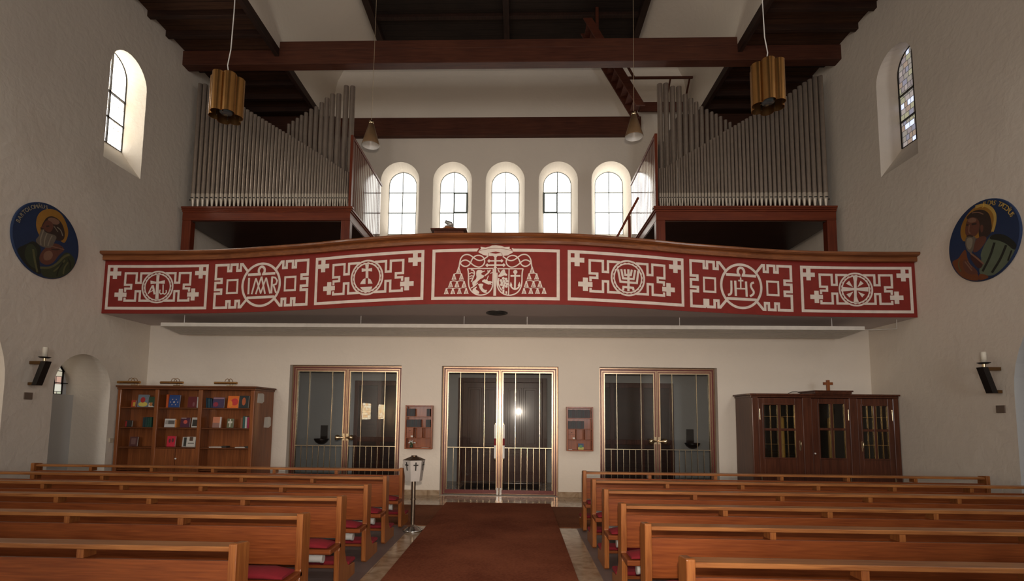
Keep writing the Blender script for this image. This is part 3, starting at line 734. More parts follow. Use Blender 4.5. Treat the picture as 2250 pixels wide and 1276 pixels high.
# ------------------------------------------------------------------ glazed double doors
DRED = simple('dark_red_door_paint', (.15, .022, .018), .35)
def rframe(m, x0, x1, z0, z1, w, y0, y1, mat):
    m.box(x0, x0+w, y0, y1, z0, z1, mat); m.box(x1-w, x1, y0, y1, z0, z1, mat)
    m.box(x0+w, x1-w, y0, y1, z1-w, z1, mat); m.box(x0+w, x1-w, y0, y1, z0, z0+w, mat)
def nested(m, x0, x1, z0, z1, bands, y):
    for w, mat, d in bands:
        rframe(m, x0, x1, z0, z1, w, y-d, y+.03, mat); x0 += w; x1 -= w; z0 += w; z1 -= w
    return x0, x1, z0, z1
def glazed_door(n, x0, x1, centre):
    r = bpy.data.objects.new('door_%d' % n, None); COL.objects.link(r); r['kind'] = 'structure'
    y = YB+.15; a, b, top = x0+.001, x1-.001, DZ-.001
    bm_ = M()
    for sx in (a, b-.055): 
        bm_.box(sx, sx+.03, y-.02, y+.05, 0, top, 0) if sx == a else bm_.box(sx+.025, sx+.055, y-.02, y+.05, 0, top, 0)
        bm_.box(sx+.03, sx+.055, y-.008, y+.05, 0, top, 1) if sx == a else bm_.box(sx, sx+.025, y-.008, y+.05, 0, top, 1)
    bm_.box(a+.03, b-.03, y-.02, y+.05, top-.03, top, 0); bm_.box(a+.055, b-.055, y-.008, y+.05, top-.055, top-.03, 1)
    bm_.build('door_frame', [COPPER, DRED, GOLD], r)
    mid = (a+b)/2
    for sg, (l0, l1) in ((-1, (a+.057, mid-.003)), (1, (mid+.003, b-.057))):
        m = M(); g0, g1, gz0, gz1 = nested(m, l0, l1, .02, top-.058, [(.022, 0, .014), (.016, 1, .004), (.018, 0, .012), (.010, 2, .018)], y)
        if centre: m.box(l0+.022, l1-.022, y-.02, y+.01, .03, .105, 1)
        leaf = m.build('door_leaf', [COPPER, DRED, GOLD], r)
        m = M(); m.add([(g0, y+.012, gz0), (g1, y+.012, gz0), (g1, y+.012, gz1), (g0, y+.012, gz1)], [(0, 1, 2, 3)]); m.build('glass_pane', GLASSD, leaf)
        m = M(); w = g1-g0; zb = .95
        for k in range(1, 8):
            x = g0+w*k/8; m.box(x-.0045, x+.0045, y-.012, y+.002, gz0, gz1 if k in (2, 6) else zb)
        m.box(g0, g1, y-.012, y+.002, zb-.006, zb+.006); m.build('glazing_bar', GOLD, leaf)
        xs_ = l1-.035 if sg < 0 else l0+.035
        if centre:
            m = M(); hx = mid+sg*.085
            m.box(hx-.022, hx+.022, y-.07, y-.045, .74, 1.0, 0); m.box(hx-.022, hx+.022, y-.07, y-.045, 1.0, 1.14, 1); m.box(hx-.022, hx+.022, y-.07, y-.045, 1.14, 1.42, 0)
            m.cyl((hx, y-.05, .72), (hx, y-.05, 1.45), .012, n=8, mat=2)
            for z in (.80, 1.36): m.box(hx-.012, hx+.012, y-.05, y+.0, z-.015, z+.015, 2)
            m.build('pull_handle', [WHITE, simple('red_handle', (.20, .006, .01), .5, spec=.2), GOLD], leaf, bevel=.004)
            m = M(); m.box(mid+sg*.008, mid+sg*.055, y-.04, y, .0, .15); m.build('floor_bolt', STEEL, leaf, bevel=.004)
        else:
            m = M(); m.cyl((xs_, y-.01, 1.12), (xs_, y-.065, 1.12), .016, n=12)
            m.tube([(xs_-sg*.012, y-.07, 1.12), (xs_+sg*.03, y-.075, 1.12), (xs_+sg*.07, y-.078, 1.12), (xs_+sg*.11, y-.08, 1.12), (xs_+sg*.14, y-.08, 1.12), (xs_+sg*.155, y-.08, 1.12)], [.016, .020, .044, .058, .046, .010], 16)
            m.box(xs_-.02, xs_+.02, y-.018, y-.008, 1.06, 1.2); m.build('door_knob', GOLD, leaf)
glazed_door(1, *DOORS[0], False); glazed_door(2, *DOORS[1], True); glazed_door(3, *DOORS[2], False)

# ------------------------------------------------------------------ carpets
m = M(); m.box(-1.305, .60, .6, 9.71, .008, .018); tag(m.build('carpet_runner', CARPET, bevel=.003), 'rust brown coir carpet runner down the middle aisle', 'carpet')
m = M(); m.box(-3.2, 2.5, 7.73, 9.45, .0, .007); tag(m.build('entrance_mat', MATC), 'wide brown coir mat across the aisle behind the last pews', 'mat')

# ------------------------------------------------------------------ pews
PEW_END = [(0, .83), (.015, .835), (.135, .822), (.15, .81), (.15, .30), (.20, .20), (.27, .135), (.47, .11), (.48, .0), (.30, .0), (.02, .0), (-.01, .02), (-.02, .34), (0, .42)]
HEAT = simple('grey_heater_tube', (.45, .45, .44), .4)
def make_pew(xa, xb, y, label, aisle_right, joints):
    r = empty('pew', (xa, y, .008 if y > 7.2 else 0), label, 'pew', 'oak pews'); Lw = xb-xa
    for x in (0, Lw-.05):
        m = M(); m.prism(PEW_END, x, x+.05, 'x'); m.build('end_panel', OAKZ if True else OAK, r, bevel=.007)
    m = M(); m.box(.05, Lw-.05, .025, .145, .782, .812); m.build('book_rail', OAKL, r, bevel=.005)
    m = M(); m.box(.05, Lw-.05, .03, .055, .445, .728); m.build('backrest', OAK, r, bevel=.003)
    for x in joints:
        if .2 < x-xa < Lw-.2:
            m = M(); m.box(x-xa-.022, x-xa+.022, .03, .13, .729, .781); m.build('rail_block', OAKZ, r, bevel=.002)
    m = M(); m.box(.0, Lw, -.25, .03, .362, .408); m.build('seat', OAK, r, bevel=.008)
    for x in [xx-xa for xx in joints if .2 < xx-xa < Lw-.2][1::2]: M().box(x-.02, x+.02, -.15, .10, 0, .362).build('support_leg', OAKZ, r, bevel=.004)
    m = M(); m.box(.03, Lw-.03, .29, .48, .095, .125); kn = m.build('kneeler', OAK, r, bevel=.004)
    m = M(); m.box(.0, Lw, .28, .49, .127, .165); m.build('kneeler_pad', RED, kn, bevel=.016)
    m = M(); m.cyl((.12, -.14, .305), (Lw-.12, -.14, .305), .036, n=14); m.cyl((.10, -.14, .305), (.12, -.14, .305), .040, n=14); m.cyl((Lw-.12, -.14, .305), (Lw-.10, -.14, .305), .040, n=14)
    m.box(.14, .18, -.155, -.125, .30, .365); m.box(Lw-.18, Lw-.14, -.155, -.125, .30, .365)
    m.build('heater_tube', HEAT, r)
    return r
def cushion(xa, xb, y, label):
    n = 40; m = M(); prof = [(-.225, .0), (-.24, .016), (-.22, .040), (-.12, .052), (-.04, .046), (-.024, .03), (-.022, .0)]
    k = len(prof); vs = []
    for i in range(n+1):
        t = i/n; x = xa+.02+(xb-xa-.04)*t; e = min(1, min(t, 1-t)*n/1.2+.45)
        vs += [(x-xa, py, pz*e) for py, pz in prof]
    fs = [(i*k+j, i*k+(j+1) % k, (i+1)*k+(j+1) % k, (i+1)*k+j) for i in range(n) for j in range(k)]
    m.add(vs, fs, 0, True); m.add(vs[:k], [tuple(range(k))]); m.add(vs[-k:], [tuple(range(k))])
    o = m.build('pew_cushion', RED, None, loc=(xa, y, .4125+(.008 if y > 7.2 else 0)), weld=True)
    tag(o, label, 'cushion', 'red pew cushions')
LY = [3.10, 4.05, 4.935, 5.79, 6.61, 7.53]; RY = [2.95, 3.89, 4.77, 5.69, 6.58, 7.49]
LJ = [[-2.602], [-2.615], [-2.596], [-2.62], [-2.60], [-3.516]]
WHERE = ['in the row nearest the camera', 'second row from the camera', 'third row from the camera', 'third row from the doors', 'second row from the doors', 'last row before the doors']
for i in range(6):
    j = [LJ[i][0]-.905*k for k in range(-1, 8)]
    make_pew(-7.10, -1.64, LY[i], 'oak pew on the bookcase side of the aisle, '+WHERE[i], True, j)
    cushion(-7.05, -1.66, LY[i], 'red cushion on pew, bookcase side, '+WHERE[i])
    j = [[1.361+.53, 1.846, 1.85, 1.89, 1.85, 1.86][i]+.915*k for k in range(0, 7)]
    make_pew(.92, 6.50, RY[i], 'oak pew on the dark cabinet side of the aisle, '+WHERE[i], False, j)
    cushion(.94, 6.45, RY[i], 'red cushion on pew, dark cabinet side, '+WHERE[i])

# ------------------------------------------------------------------ donation box on a stand
r = empty('donation_box', (-1.45, 7.38, 0), 'hexagonal white donation box with black crosses on a steel pole', 'donation box')
m = M(); m.lathe([(0, .0), (.135, .0), (.135, .018), (.115, .024), (.108, .04), (.085, .045), (.078, .06), (.05, .068), (.03, .085), (0, .085)], (0, 0, 0), 32); m.build('base', STEEL, r)
m = M(); m.cyl((0, 0, .07), (0, 0, .69), .030, n=16); m.cyl((0, 0, .42), (0, 0, .445), .036, n=16); m.cyl((.02, -.02, .43), (.035, -.035, .43), .009, n=8); m.build('pole', simple('brushed_pole', (.30, .25, .19), .35, 1.0), r)
hexp = lambda rr, z, o=PI/6: [(rr*math.cos(o+PI/3*i), rr*math.sin(o+PI/3*i), z) for i in range(6)]
OH = PI/6-.14
m = M(); h0, h1 = hexp(.118, .685, OH), hexp(.158, .975, OH); bridge(m, h0, h1); m.add(h0, [tuple(range(6))]); m.add(h1, [tuple(range(6))])
bx = m.build('box', simple('box_enamel', (.60, .57, .53), .3, .3), r, bevel=.002)
m = M(); h2 = hexp(.164, .972, OH); h3 = hexp(.05, 1.018, OH); bridge(m, h2, h3); m.add(h3, [tuple(range(6))]); m.add(h2, [tuple(range(6))]); m.cyl((0, 0, 1.015), (0, 0, 1.032), .042, n=12)
m.build('lid', simple('dark_bronze', (.10, .065, .04), .35, .8), r)
m = M()
for i in range(6):
    a0, a1, b0, b1 = [Vector(v) for v in (h0[i], h0[(i+1) % 6], h1[i], h1[(i+1) % 6])]
    ux = (a1-a0).normalized(); uz = ((b0+b1)/2-(a0+a1)/2).normalized(); nn = ux.cross(uz); c = (a0+a1+b0+b1)/4+uz*.06
    if nn.dot(Vector((c.x, c.y, 0))) < 0: nn = -nn
    def bar(w, h, cz, o=0):
        p = c+uz*cz+nn*(.002+o)
        m.add([p-ux*w-uz*h, p+ux*w-uz*h, p+ux*w+uz*h, p-ux*w+uz*h, p-ux*w-uz*h+nn*.003, p+ux*w-uz*h+nn*.003, p+ux*w+uz*h+nn*.003, p-ux*w+uz*h+nn*.003], [(0, 1, 2, 3), (4, 5, 6, 7), (0, 1, 5, 4), (1, 2, 6, 5), (2, 3, 7, 6), (3, 0, 4, 7)])
    bar(.008, .058, 0); bar(.034, .008, .018, .0006)
m.build('cross', IRON, bx)

# ------------------------------------------------------------------ bookcase
FY = 9.80; BKY = 10.10
r = empty('bookcase', (-6.33, 10.2, 0), 'wide reddish oak bookcase with three bays of books and brass picture lights', 'bookcase')
def PB(m, name, mat, bev=.004, par=None):
    p = par or r
    off = Vector((-6.33, 10.2, 0))
    m.v = [(v[0]-off.x, v[1]-off.y, v[2]-off.z) for v in m.v]
    return m.build(name, mat, p, bevel=bev)
PB(M().box(-7.66, -7.60, FY+.02, 10.585, 0, 2.07), 'side_panel', SHELFW); PB(M().box(-5.06, -5.0, FY+.02, 10.585, 0, 2.07), 'side_panel', SHELFW)
PB(M().box(-7.60, -5.06, BKY, BKY+.02, 0, 2.07), 'back_panel', SHELFW)
m = M(); m.box(-7.68, -4.95, FY-.04, 10.59, 2.072, 2.105); m.box(-7.67, -4.98, FY-.01, 10.585, 2.03, 2.072); PB(m, 'top_board', SHELFX, .008)
for x in (-7.66, -6.935, -6.085, -5.08):
    w = .08 if x > -7.6 else .07
    PB(M().box(x, x+w, FY, FY+.04, 0, 2.03), 'stile', SHELFW, .012)
for x in (-6.90, -6.05): PB(M().box(x, x+.025, FY+.04, BKY, 0, 2.03), 'divider', SHELFW)
BAYS = [(-7.60, -6.90), (-6.875, -6.05), (-6.025, -5.06)]
for a, b in BAYS:
    for z in (1.69, 1.31, .94, .52): PB(M().box(a, b, FY+.03, BKY, z-.022, z), 'shelf', SHELFX, .003)
    PB(M().box(a, b, FY+.01, BKY, 0, .10), 'plinth', SHELFX)
for a, b in ((-6.855, -6.475), (-6.465, -6.085)):
    d = PB(M().box(a, b, FY+.008, FY+.03, .12, .915), 'door', SHELFW)
    if a > -6.5:
        m = M(); m.lathe([(0, 0), (.008, 0), (.008, .012), (.017, .02), (.014, .032), (0, .034)], (0, 0, 0), 12); m.v = [(-6.44+v[0], FY+.008-v[2], .73+v[1]) for v in m.v]; PB(m, 'knob', WHITE, 0, d)
# notices on its side
for lab, (y0, y1, z0, z1), nm in (('torn white notice pinned high on the bookcase end', (9.90, 10.17, 1.80, 1.985), 'notice'), ('small cream notice pinned at mid height on the bookcase end', (10.21, 10.50, 1.32, 1.53), 'notice')):
    m = M(); m.prism([(y0, z0), (y0+.2, z0-.01), (y1, z0+.03), (y1-.01, z1-.02), (y1-.06, z1), (y0+.02, z1-.01)], -4.998, -4.994, 'x'); tag(m.build(nm, PAPER), lab, 'notice')
# picture lights on its top board
for x, lab in ((-7.47, 'brass picture light on the bookcase, nearest the niche'), (-6.63, 'brass picture light above the middle bay of the bookcase'), (-5.58, 'brass picture light on the bookcase, nearest the glass doors')):
    t = empty('picture_light', (x, 10.02, 2.105), lab, 'lamp', 'brass picture lights')
    m = M(); m.box(-.075, .075, -.05, .05, 0, .025); m.build('base', GOLD, t, bevel=.006)
    m = M(); m.cyl((-.22, -.20, .06), (.22, -.20, .06), .024, n=14); m.build('shade_tube', LAMPB, t)
    for dx in (-.03, .03):
        m = M(); m.tube([(dx, 0, .02), (dx, -.005, .09), (dx, -.04, .135), (dx, -.10, .15), (dx, -.16, .125), (dx, -.19, .07)], .005, 8); m.build('arm', LAMPB, t)

def cmat(c): return simple('book_%02d%02d%02d' % tuple(int(v*99) for v in c), c, .5)
NB = 0
def book(x0, x1, z, h, col, label, group, pic=None, thick=.03, y=9.93, lean=.10, spine=None):
    """a book standing face forward; pic = (colour, u0, v0, u1, v1) blocks on the cover"""
    w = x1-x0
    r = empty('book', ((x0+x1)/2, y, z+.002+thick*math.sin(lean)), label, 'book', group)
    r.rotation_euler = (-lean, 0, 0)
    m = M(); m.box(-w/2, w/2, 0, .003, 0, h, 0); m.box(-w/2, w/2, thick-.003, thick, 0, h, 0); m.box(-w/2, -w/2+.003, .003, thick-.003, 0, h, 0)
    m.box(-w/2+.003, w/2-.003, .003, thick-.003, .003, h-.003, 1)
    m.build('cover', [cmat(col), PAPER], r)
    if pic:
        m = M(); ms = []
        for i, (c, u0, v0, u1, v1, rd) in enumerate(pic):
            yy = -.001-.0004*i
            if rd:
                n = 18; m.add([(-w/2+w*((u0+u1)/2+(u1-u0)/2*math.cos(2*PI*k/n)), yy, h*((v0+v1)/2+(v1-v0)/2*math.sin(2*PI*k/n))) for k in range(n)], [tuple(range(n))], i)
            else: m.add([(-w/2+w*u0, yy, h*v0), (-w/2+w*u1, yy, h*v0), (-w/2+w*u1, yy, h*v1), (-w/2+w*u0, yy, h*v1)], [(0, 1, 2, 3)], i)
            ms.append(cmat(c))
        m.build('cover_picture', ms, r)
    return r
def spine(x, y, z, w, h, d, col, label, group, tilt=0.0, band=None):
    r = empty('book', (x, y, z+.001+w*abs(math.sin(tilt))), label, 'book', group); r.rotation_euler = (0, tilt, 0)
    m = M(); m.box(0, w, 0, .003, 0, h, 0); m.box(0, .002, .003, d, 0, h, 0); m.box(w-.002, w, .003, d, 0, h, 0); m.box(.002, w-.002, .003, d-.004, .003, h-.004, 1)
    m.build('cover', [cmat(col), PAPER], r)
    return r
G1, G2, G3 = 'books on the top shelf of the bookcase', 'books on the second shelf of the bookcase', 'books on the third shelf of the bookcase'
tz, mz, lz = 1.69, 1.31, .94
book(-7.48, -7.395, tz, .13, (.45, .05, .02), 'small red and yellow book on the top shelf, left bay of the bookcase', G1, [((.6, .35, .05), .4, .1, .95, .7, 0)])
book(-7.36, -7.15, tz, .24, (.16, .20, .24), 'large picture book with red figure and yellow ground, top shelf of the bookcase', G1, [((.62, .50, .10), .1, .03, .95, .42, 1), ((.40, .02, .02), .25, .35, .7, .8, 1)])
book(-7.14, -6.99, tz, .20, (.02, .06, .025), 'dark green book with white and orange picture, top shelf beside the first divider', G1, [((.6, .58, .5), .02, .0, .98, .42, 0), ((.45, .18, .05), .1, .1, .6, .45, 1), ((.03, .05, .04), .5, .05, .95, .5, 1)])
spine(-6.79, 9.93, tz, .04, .25, .16, (.55, .10, .02), 'orange spined book beside the blue book on the top shelf', G1)
book(-6.745, -6.535, tz, .24, (.02, .06, .22), 'blue book with a ring of pale dots on the top shelf', G1, [((.6, .45, .4), .5+.33*math.cos(k*PI/3)-.05, .42+.25*math.sin(k*PI/3)-.04, .5+.33*math.cos(k*PI/3)+.05, .42+.25*math.sin(k*PI/3)+.04, 1) for k in range(6)]+[((.7, .6, .5), .42, .36, .58, .48, 1)])
book(-6.37, -6.195, tz, .21, (.12, .006, .012), 'dark crimson book on the top shelf of the middle bay', G1, [((.2, .07, .08), .55, .1, .8, .5, 1)])
spine(-6.185, 9.93, tz, .02, .205, .15, (.5, .48, .46), 'thin pale spined book behind the dark crimson book', G1)
for k, (o, c) in enumerate((('first', (.02, .06, .09)), ('second', (.03, .08, .11)), ('third', (.02, .04, .07)))):
    spine(-6.01+k*.045, 9.94, tz, .03, .19-.01*k, .15, c, '%s of three leaning blue black books on the top shelf of the wide bay' % o, G1, -.06)
book(-5.88, -5.66, tz, .20, (.05, .03, .09), 'dark purple book with a pale title band on the top shelf', G1, [((.30, .17, .22), .03, .84, .97, .98, 0), ((.28, .02, .05), .05, .1, .5, .55, 1)])
book(-5.59, -5.375, tz, .23, (.75, .16, .015), 'bright orange book on the top shelf of the wide bay', G1, [((.55, .03, .03), .3, .2, .95, .8, 1), ((.75, .24, .02), .05, .05, .45, .6, 1)])
book(-5.365, -5.19, tz, .235, (.01, .018, .02), 'black book with an orange oval on the top shelf', G1, [((.45, .10, .025), .3, .2, .72, .85, 1)], .05)
book(-7.57, -7.44, mz, .12, (.03, .025, .02), 'small dark book with a red edge, second shelf beside the left stile', G2, [((.3, .02, .02), .0, .0, .25, .9, 0)])
for k in range(4):
    spine(-7.23+k*.045, 9.94, mz, .04, .185+.006*(k % 2), .15, (.015, .04+.01*k, .045), '%s of four black green books on the second shelf, left bay' % ('first', 'second', 'third', 'fourth')[k], G2)
book(-6.80, -6.595, mz, .16, (.60, .58, .55), 'white landscape book with a dark photograph on the second shelf', G2, [((.12, .11, .10), .3, .35, .95, .8, 0), ((.35, .33, .3), .08, .35, .35, .8, 0)])
spine(-6.585, 9.92, mz, .03, .15, .12, (.6, .22, .05), 'thin orange spined book on the second shelf', G2)
book(-6.49, -6.31, mz, .185, (.07, .012, .035), 'dark purple book with a red ball on the second shelf', G2, [((.55, .09, .07), .32, .35, .75, .75, 1), ((.4, .3, .3), .05, .9, .6, .98, 0)])
book(-6.27, -6.145, mz, .19, (.55, .52, .48), 'white book with a black picture leaning on the second shelf', G2, [((.03, .025, .02), .12, .12, .95, .78, 0)])
book(-5.86, -5.70, mz, .205, (.60, .22, .12), 'salmon book with a grey landscape on the second shelf', G2, [((.30, .16, .13), .0, .0, .85, .45, 0), ((.6, .57, .55), .86, .0, 1, 1, 0)])
book(-5.58, -5.46, mz, .175, (.14, .15, .08), 'olive book with a white cross shaped figure on the second shelf', G2, [((.6, .58, .5), .4, .1, .6, .95, 0), ((.6, .58, .5), .15, .5, .85, .72, 0)])
for k, c in enumerate(((.25, .10, .05), (.02, .10, .09), (.5, .5, .48), (.35, .01, .06), (.05, .05, .10))):
    spine(-5.31+k*.042, 9.93, mz, .036, .20+.008*((k*3) % 4), .15, c, '%s spined book in the row at the far end of the second shelf' % ('brown', 'teal', 'white', 'crimson', 'navy')[k], G2)
book(-7.46, -7.31, lz, .18, (.09, .03, .028), 'dim maroon book leaning on the third shelf, left bay', G3, [((.16, .08, .07), .2, .2, .8, .85, 0)])
book(-6.73, -6.57, lz, .20, (.60, .02, .05), 'pinkish red book with a dark figure group on the third shelf', G3, [((.10, .03, .03), .2, .35, .45, .75, 1), ((.12, .03, .03), .55, .4, .85, .8, 1)])
book(-6.43, -6.35, lz, .185, (.5, .48, .45), 'white edged dark book standing beside the portrait book', G3, [((.03, .03, .025), .35, .05, .98, .95, 0)])
book(-6.345, -6.175, lz, .19, (.62, .59, .53), 'white book with a brown portrait and dark title on the third shelf', G3, [((.10, .05, .03), .3, .58, .7, .98, 0), ((.2, .18, .16), .15, .30, .85, .40, 0)])
for x0, x1, lab in ((-5.86, -5.62, 'flat white booklet lying on the third shelf, wide bay, divider end'), (-5.36, -5.17, 'flat white booklet lying on the third shelf, wide bay, outer end')):
    m = M(); m.box(x0, x1, 9.86, 10.04, lz+.001, lz+.014); tag(m.build('booklet', PAPER, bevel=.002), lab, 'booklet', 'flat booklets on the third shelf')
    m = M(); m.box(x1-.02, x1+.08, 9.88, 10.02, lz+.001, lz+.03); tag(m.build('booklet', cmat((.03, .03, .03)), bevel=.002), lab.replace('white', 'black').replace('booklet lying', 'booklet lying beside it'), 'booklet', 'flat booklets on the third shelf')

# ------------------------------------------------------------------ hymn book racks on the back wall
ORD = ['first', 'second', 'third', 'fourth', 'fifth', 'sixth', 'seventh', 'eighth', 'ninth', 'tenth', 'eleventh', 'twelfth', 'thirteenth', 'fourteenth', 'fifteenth', 'sixteenth', 'seventeenth', 'eighteenth', 'nineteenth']
RACKW = wood('rack_wood', (.22, .06, .02), (.34, .10, .032), 'z', .35, 1.0, .3)
def rack(x0, x1, lab, which, rows):
    z0, z1 = .922, 1.79; y0, y1 = 10.44, YB-.002
    r = empty('hymn_book_rack', ((x0+x1)/2, y1, z0), lab, 'rack')
    off = Vector(r.location)
    def B(m, n, mat=RACKW, bev=.003):
        m.v = [(v[0]-off.x, v[1]-off.y, v[2]-off.z) for v in m.v]; return m.build(n, mat, r, bevel=bev)
    B(M().box(x0, x0+.025, y0, y1, z0, z1), 'side_panel'); B(M().box(x1-.025, x1, y0, y1, z0, z1), 'side_panel')
    B(M().box(x0+.025, x1-.025, y0, y1, z1-.025, z1), 'top_board'); B(M().box(x0+.025, x1-.025, y0, y1, z0, z0+.025), 'bottom_board')
    B(M().box(x0+.025, x1-.025, y1-.012, y1, z0+.025, z1-.025), 'back_panel')
    for z in (1.57, 1.357, 1.146): B(M().box(x0+.025, x1-.025, y0+.01, y1-.012, z-.014, z), 'shelf')
    d = B(M().box(x0+.03, x0+.17, y0+.02, y1-.014, 1.147, 1.343), 'drawer_block')
    m = M(); m.box(x0+.03, x0+.17, y0+.018, y0+.021, 1.244, 1.247); m.box(x0+.09, x0+.11, y0+.008, y0+.02, 1.28, 1.29); B(m, 'drawer_gap', DARK, 0)
    B(M().box(x0+.12, x0+.165, y0+.012, y0+.016, 1.155, 1.187), 'price_card', PAPER, 0)
    for xx in (x0+.19, x0+.34, x0+.36): B(M().box(xx, xx+.008, y0+.02, y1-.014, 1.146, 1.343), 'divider')
    for z, side, start, n, hgt in rows:
        x = start
        for k in range(n):
            w = random.uniform(.019, .024); dk = random.choice([(.012, .014, .016), (.018, .01, .014), (.012, .02, .026), (.02, .022, .024), (.03, .012, .014)])
            spine(x, y0+.025, z, w, hgt*random.uniform(.96, 1.0), .105, dk, '%s dark hymn book, %s, rack %s' % (ORD[k], side, which), 'hymn books in the racks')
            x += w+.0015
rack(-2.255, -1.71, 'small wooden hymn book rack on the wall above the donation box', 'above the donation box',
     [(1.57, 'long row on the top shelf', -2.225, 7, .155), (1.57, 'short row on the top shelf', -1.83, 3, .155), (1.357, 'long row on the second shelf', -2.225, 12, .15), (1.357, 'short row on the second shelf', -1.84, 4, .15)])
rack(.962, 1.487, 'small wooden wall rack of hymn books beyond the centre doors, nearer the dark cabinet', 'beyond the centre doors',
     [(1.57, 'top shelf', .992, 19, .165), (1.357, 'second shelf', .992, 14, .155)])
m = M(); m.box(-1.92, -1.78, 10.46, 10.55, .948, .952); tag(m.build('leaflet', PAPER), 'white leaflet lying in the bottom of the rack above the donation box', 'leaflet')
r = empty('flower_posy', (-2.13, 10.51, .948), 'little posy of white flowers in the bottom of the rack above the donation box', 'flowers')
m = M(); m.lathe([(0, 0), (.03, 0), (.036, .02), (.03, .05), (.02, .055)], (0, 0, 0), 14); m.build('pot', cmat((.03, .05, .03)), r)
m = M()
for k in range(9):
    a = k*2.4; p = Vector((.055*math.cos(a)*(k % 3+1)/2.2, .02*math.sin(a), .09+.012*(k % 4)))
    m.tube([(0, 0, .05), tuple(p*.6+Vector((0, 0, .03))), tuple(p)], .003, 5, 0); m.lathe([(0, -.012), (.018, -.002), (.02, .006), (0, .012)], p, 8, 1)
m.build('blossom', [cmat((.03, .10, .03)), WHITE], r)
book(1.19, 1.30, .947, .12, (.45, .38, .06), 'small picture card with green flower on yellow in the rack beyond the centre doors', 'cards in the racks', [((.02, .05, .12), .0, .4, 1, 1, 0), ((.05, .22, .08), .2, .3, .8, .75, 1)], .006, 10.47)
m = M(); m.box(1.00, 1.07, 10.45, 10.54, .948, .956); tag(m.build('leaflet', PAPER), 'white leaflet lying in the bottom of the rack beyond the centre doors', 'leaflet')

# ------------------------------------------------------------------ tall dark cabinet
CY = 9.86
r = empty('cabinet', (5.67, 10.2, 0), 'large dark oak cabinet with three leaded glass doors and a small cross on top', 'cabinet')
COFF = Vector((5.67, 10.2, 0))
def CB(m, n, mat=CABW, bev=.004, par=None):
    m.v = [tuple(Vector(v)-COFF) for v in m.v]; return m.build(n, mat, par or r, bevel=bev)
CB(M().box(4.33, 4.38, CY+.02, 10.585, 0, 2.03), 'side_panel'); CB(M().box(6.95, 7.0, CY+.02, 10.585, 0, 2.03), 'side_panel')
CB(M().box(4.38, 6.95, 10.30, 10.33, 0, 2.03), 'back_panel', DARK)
m = M(); m.box(4.28, 7.01, CY-.05, 10.59, 2.03, 2.062); m.box(4.31, 7.0, CY-.015, 10.58, 1.99, 2.03); CB(m, 'top_board', CABW, .006)
m = M(); m.box(5.45, 6.12, CY-.08, 10.3, 2.062, 2.12); m.box(5.43, 6.14, CY-.1, 10.32, 2.10, 2.125); CB(m, 'raised_plinth', CABW, .006)
for x0, x1 in ((4.33, 4.45), (5.25, 5.42), (6.10, 6.25), (6.89, 7.0)): CB(M().box(x0, x1, CY-.01, CY+.03, 0, 1.99), 'stile', CABW, .012)
LEAD = simple('brass_glazing_strip', (.62, .42, .18), .25, 1.0)
CGL = glass('cabinet_glass', (.75, .70, .60))
for x0, x1, g0, g1, z0, z1, lat in ((4.45, 5.25, 4.54, 5.115, .885, 1.855, 1), (5.42, 6.10, 5.55, 6.02, .885, 1.885, 0), (6.25, 6.89, 6.33, 6.80, .885, 1.855, 1)):
    m = M(); y0, y1 = CY, CY+.03
    m.box(x0, g0, y0, y1, .08, 1.98); m.box(g1, x1, y0, y1, .08, 1.98); m.box(g0, g1, y0, y1, .08, z0); m.box(g0, g1, y0, y1, z1, 1.98)
    gm, zm = (g0+g1)/2, (z0+z1)/2+.03
    m.box(gm-.022, gm+.022, y0, y1, z0, z1); m.box(g0, g1, y0+.002, y1-.002, zm-.022, zm+.022)
    rframe(m, g0-.02, g1+.02, z0-.02, z1+.02, .025, y0-.012, y0+.005, 0)
    d = CB(m, 'door', CABW, .004)
    CB(M().add([(g0, CY+.018, z0), (g1, CY+.018, z0), (g1, CY+.018, z1), (g0, CY+.018, z1)], [(0, 1, 2, 3)]), 'glass_pane', CGL, 0, d)
    m = M()
    for a, b in ((g0, gm-.022), (gm+.022, g1)):
        for c, e in ((z0, zm-.022), (zm+.022, z1)):
            for xx in ((a+.006, (a+b)/2, b-.006) if lat else (a+.006, b-.006)): m.box(xx-.005, xx+.005, CY+.004, CY+.014, c, e)
            if lat: m.box(a, b, CY+.006, CY+.012, (c+e)/2-.003, (c+e)/2+.003)
    CB(m, 'leading', LEAD, 0, d)
    hx = x1-.06 if x0 < 5 else x0+.06
    if lat:
        m = M(); m.tube([(hx, CY-.01, 1.18), (hx, CY-.035, 1.17), (hx, CY-.035, 1.13), (hx-.004, CY-.03, 1.08)], [.009, .012, .010, .007], 8); m.box(hx-.008, hx+.008, CY-.012, CY, 1.02, 1.2); CB(m, 'handle', GOLD, 0, d)
    else:
        m = M(); m.cyl((hx-.03, CY-.02, .97), (hx-.03, CY, .97), .014, n=12); CB(m, 'handle', WHITE, 0, d)
    hz = x0+.02 if x0 < 5 else x1-.02
    for zz in (1.58, .35): CB(M().cyl((hz, CY-.012, zz), (hz, CY-.012, zz+.2), .009, n=10), 'hinge', GOLD, 0, d)
for x, lab in ((4.97, 'tall golden candle standing behind the cabinet glass nearest the doors'), (5.88, 'tall golden candle standing behind the middle cabinet glass')):
    c = empty('altar_candle', (x, 10.08, .0), lab, 'candle', 'golden candles in the cabinet')
    m = M(); m.lathe([(0, .60), (.06, .60), (.07, .86), (.055, .88), (.0, .88)], (0, 0, 0), 18); m.lathe([(.12, 0), (.12, .03), (.03, .06), (.025, .6)], (0, 0, 0), 18); m.build('candlestick', GOLD, c)
    m = M(); m.lathe([(.05, .88), (.05, 1.60), (.03, 1.63), (0, 1.63)], (0, 0, 0), 18); m.build('wax', simple('gold_wax', (.55, .36, .10), .5), c)
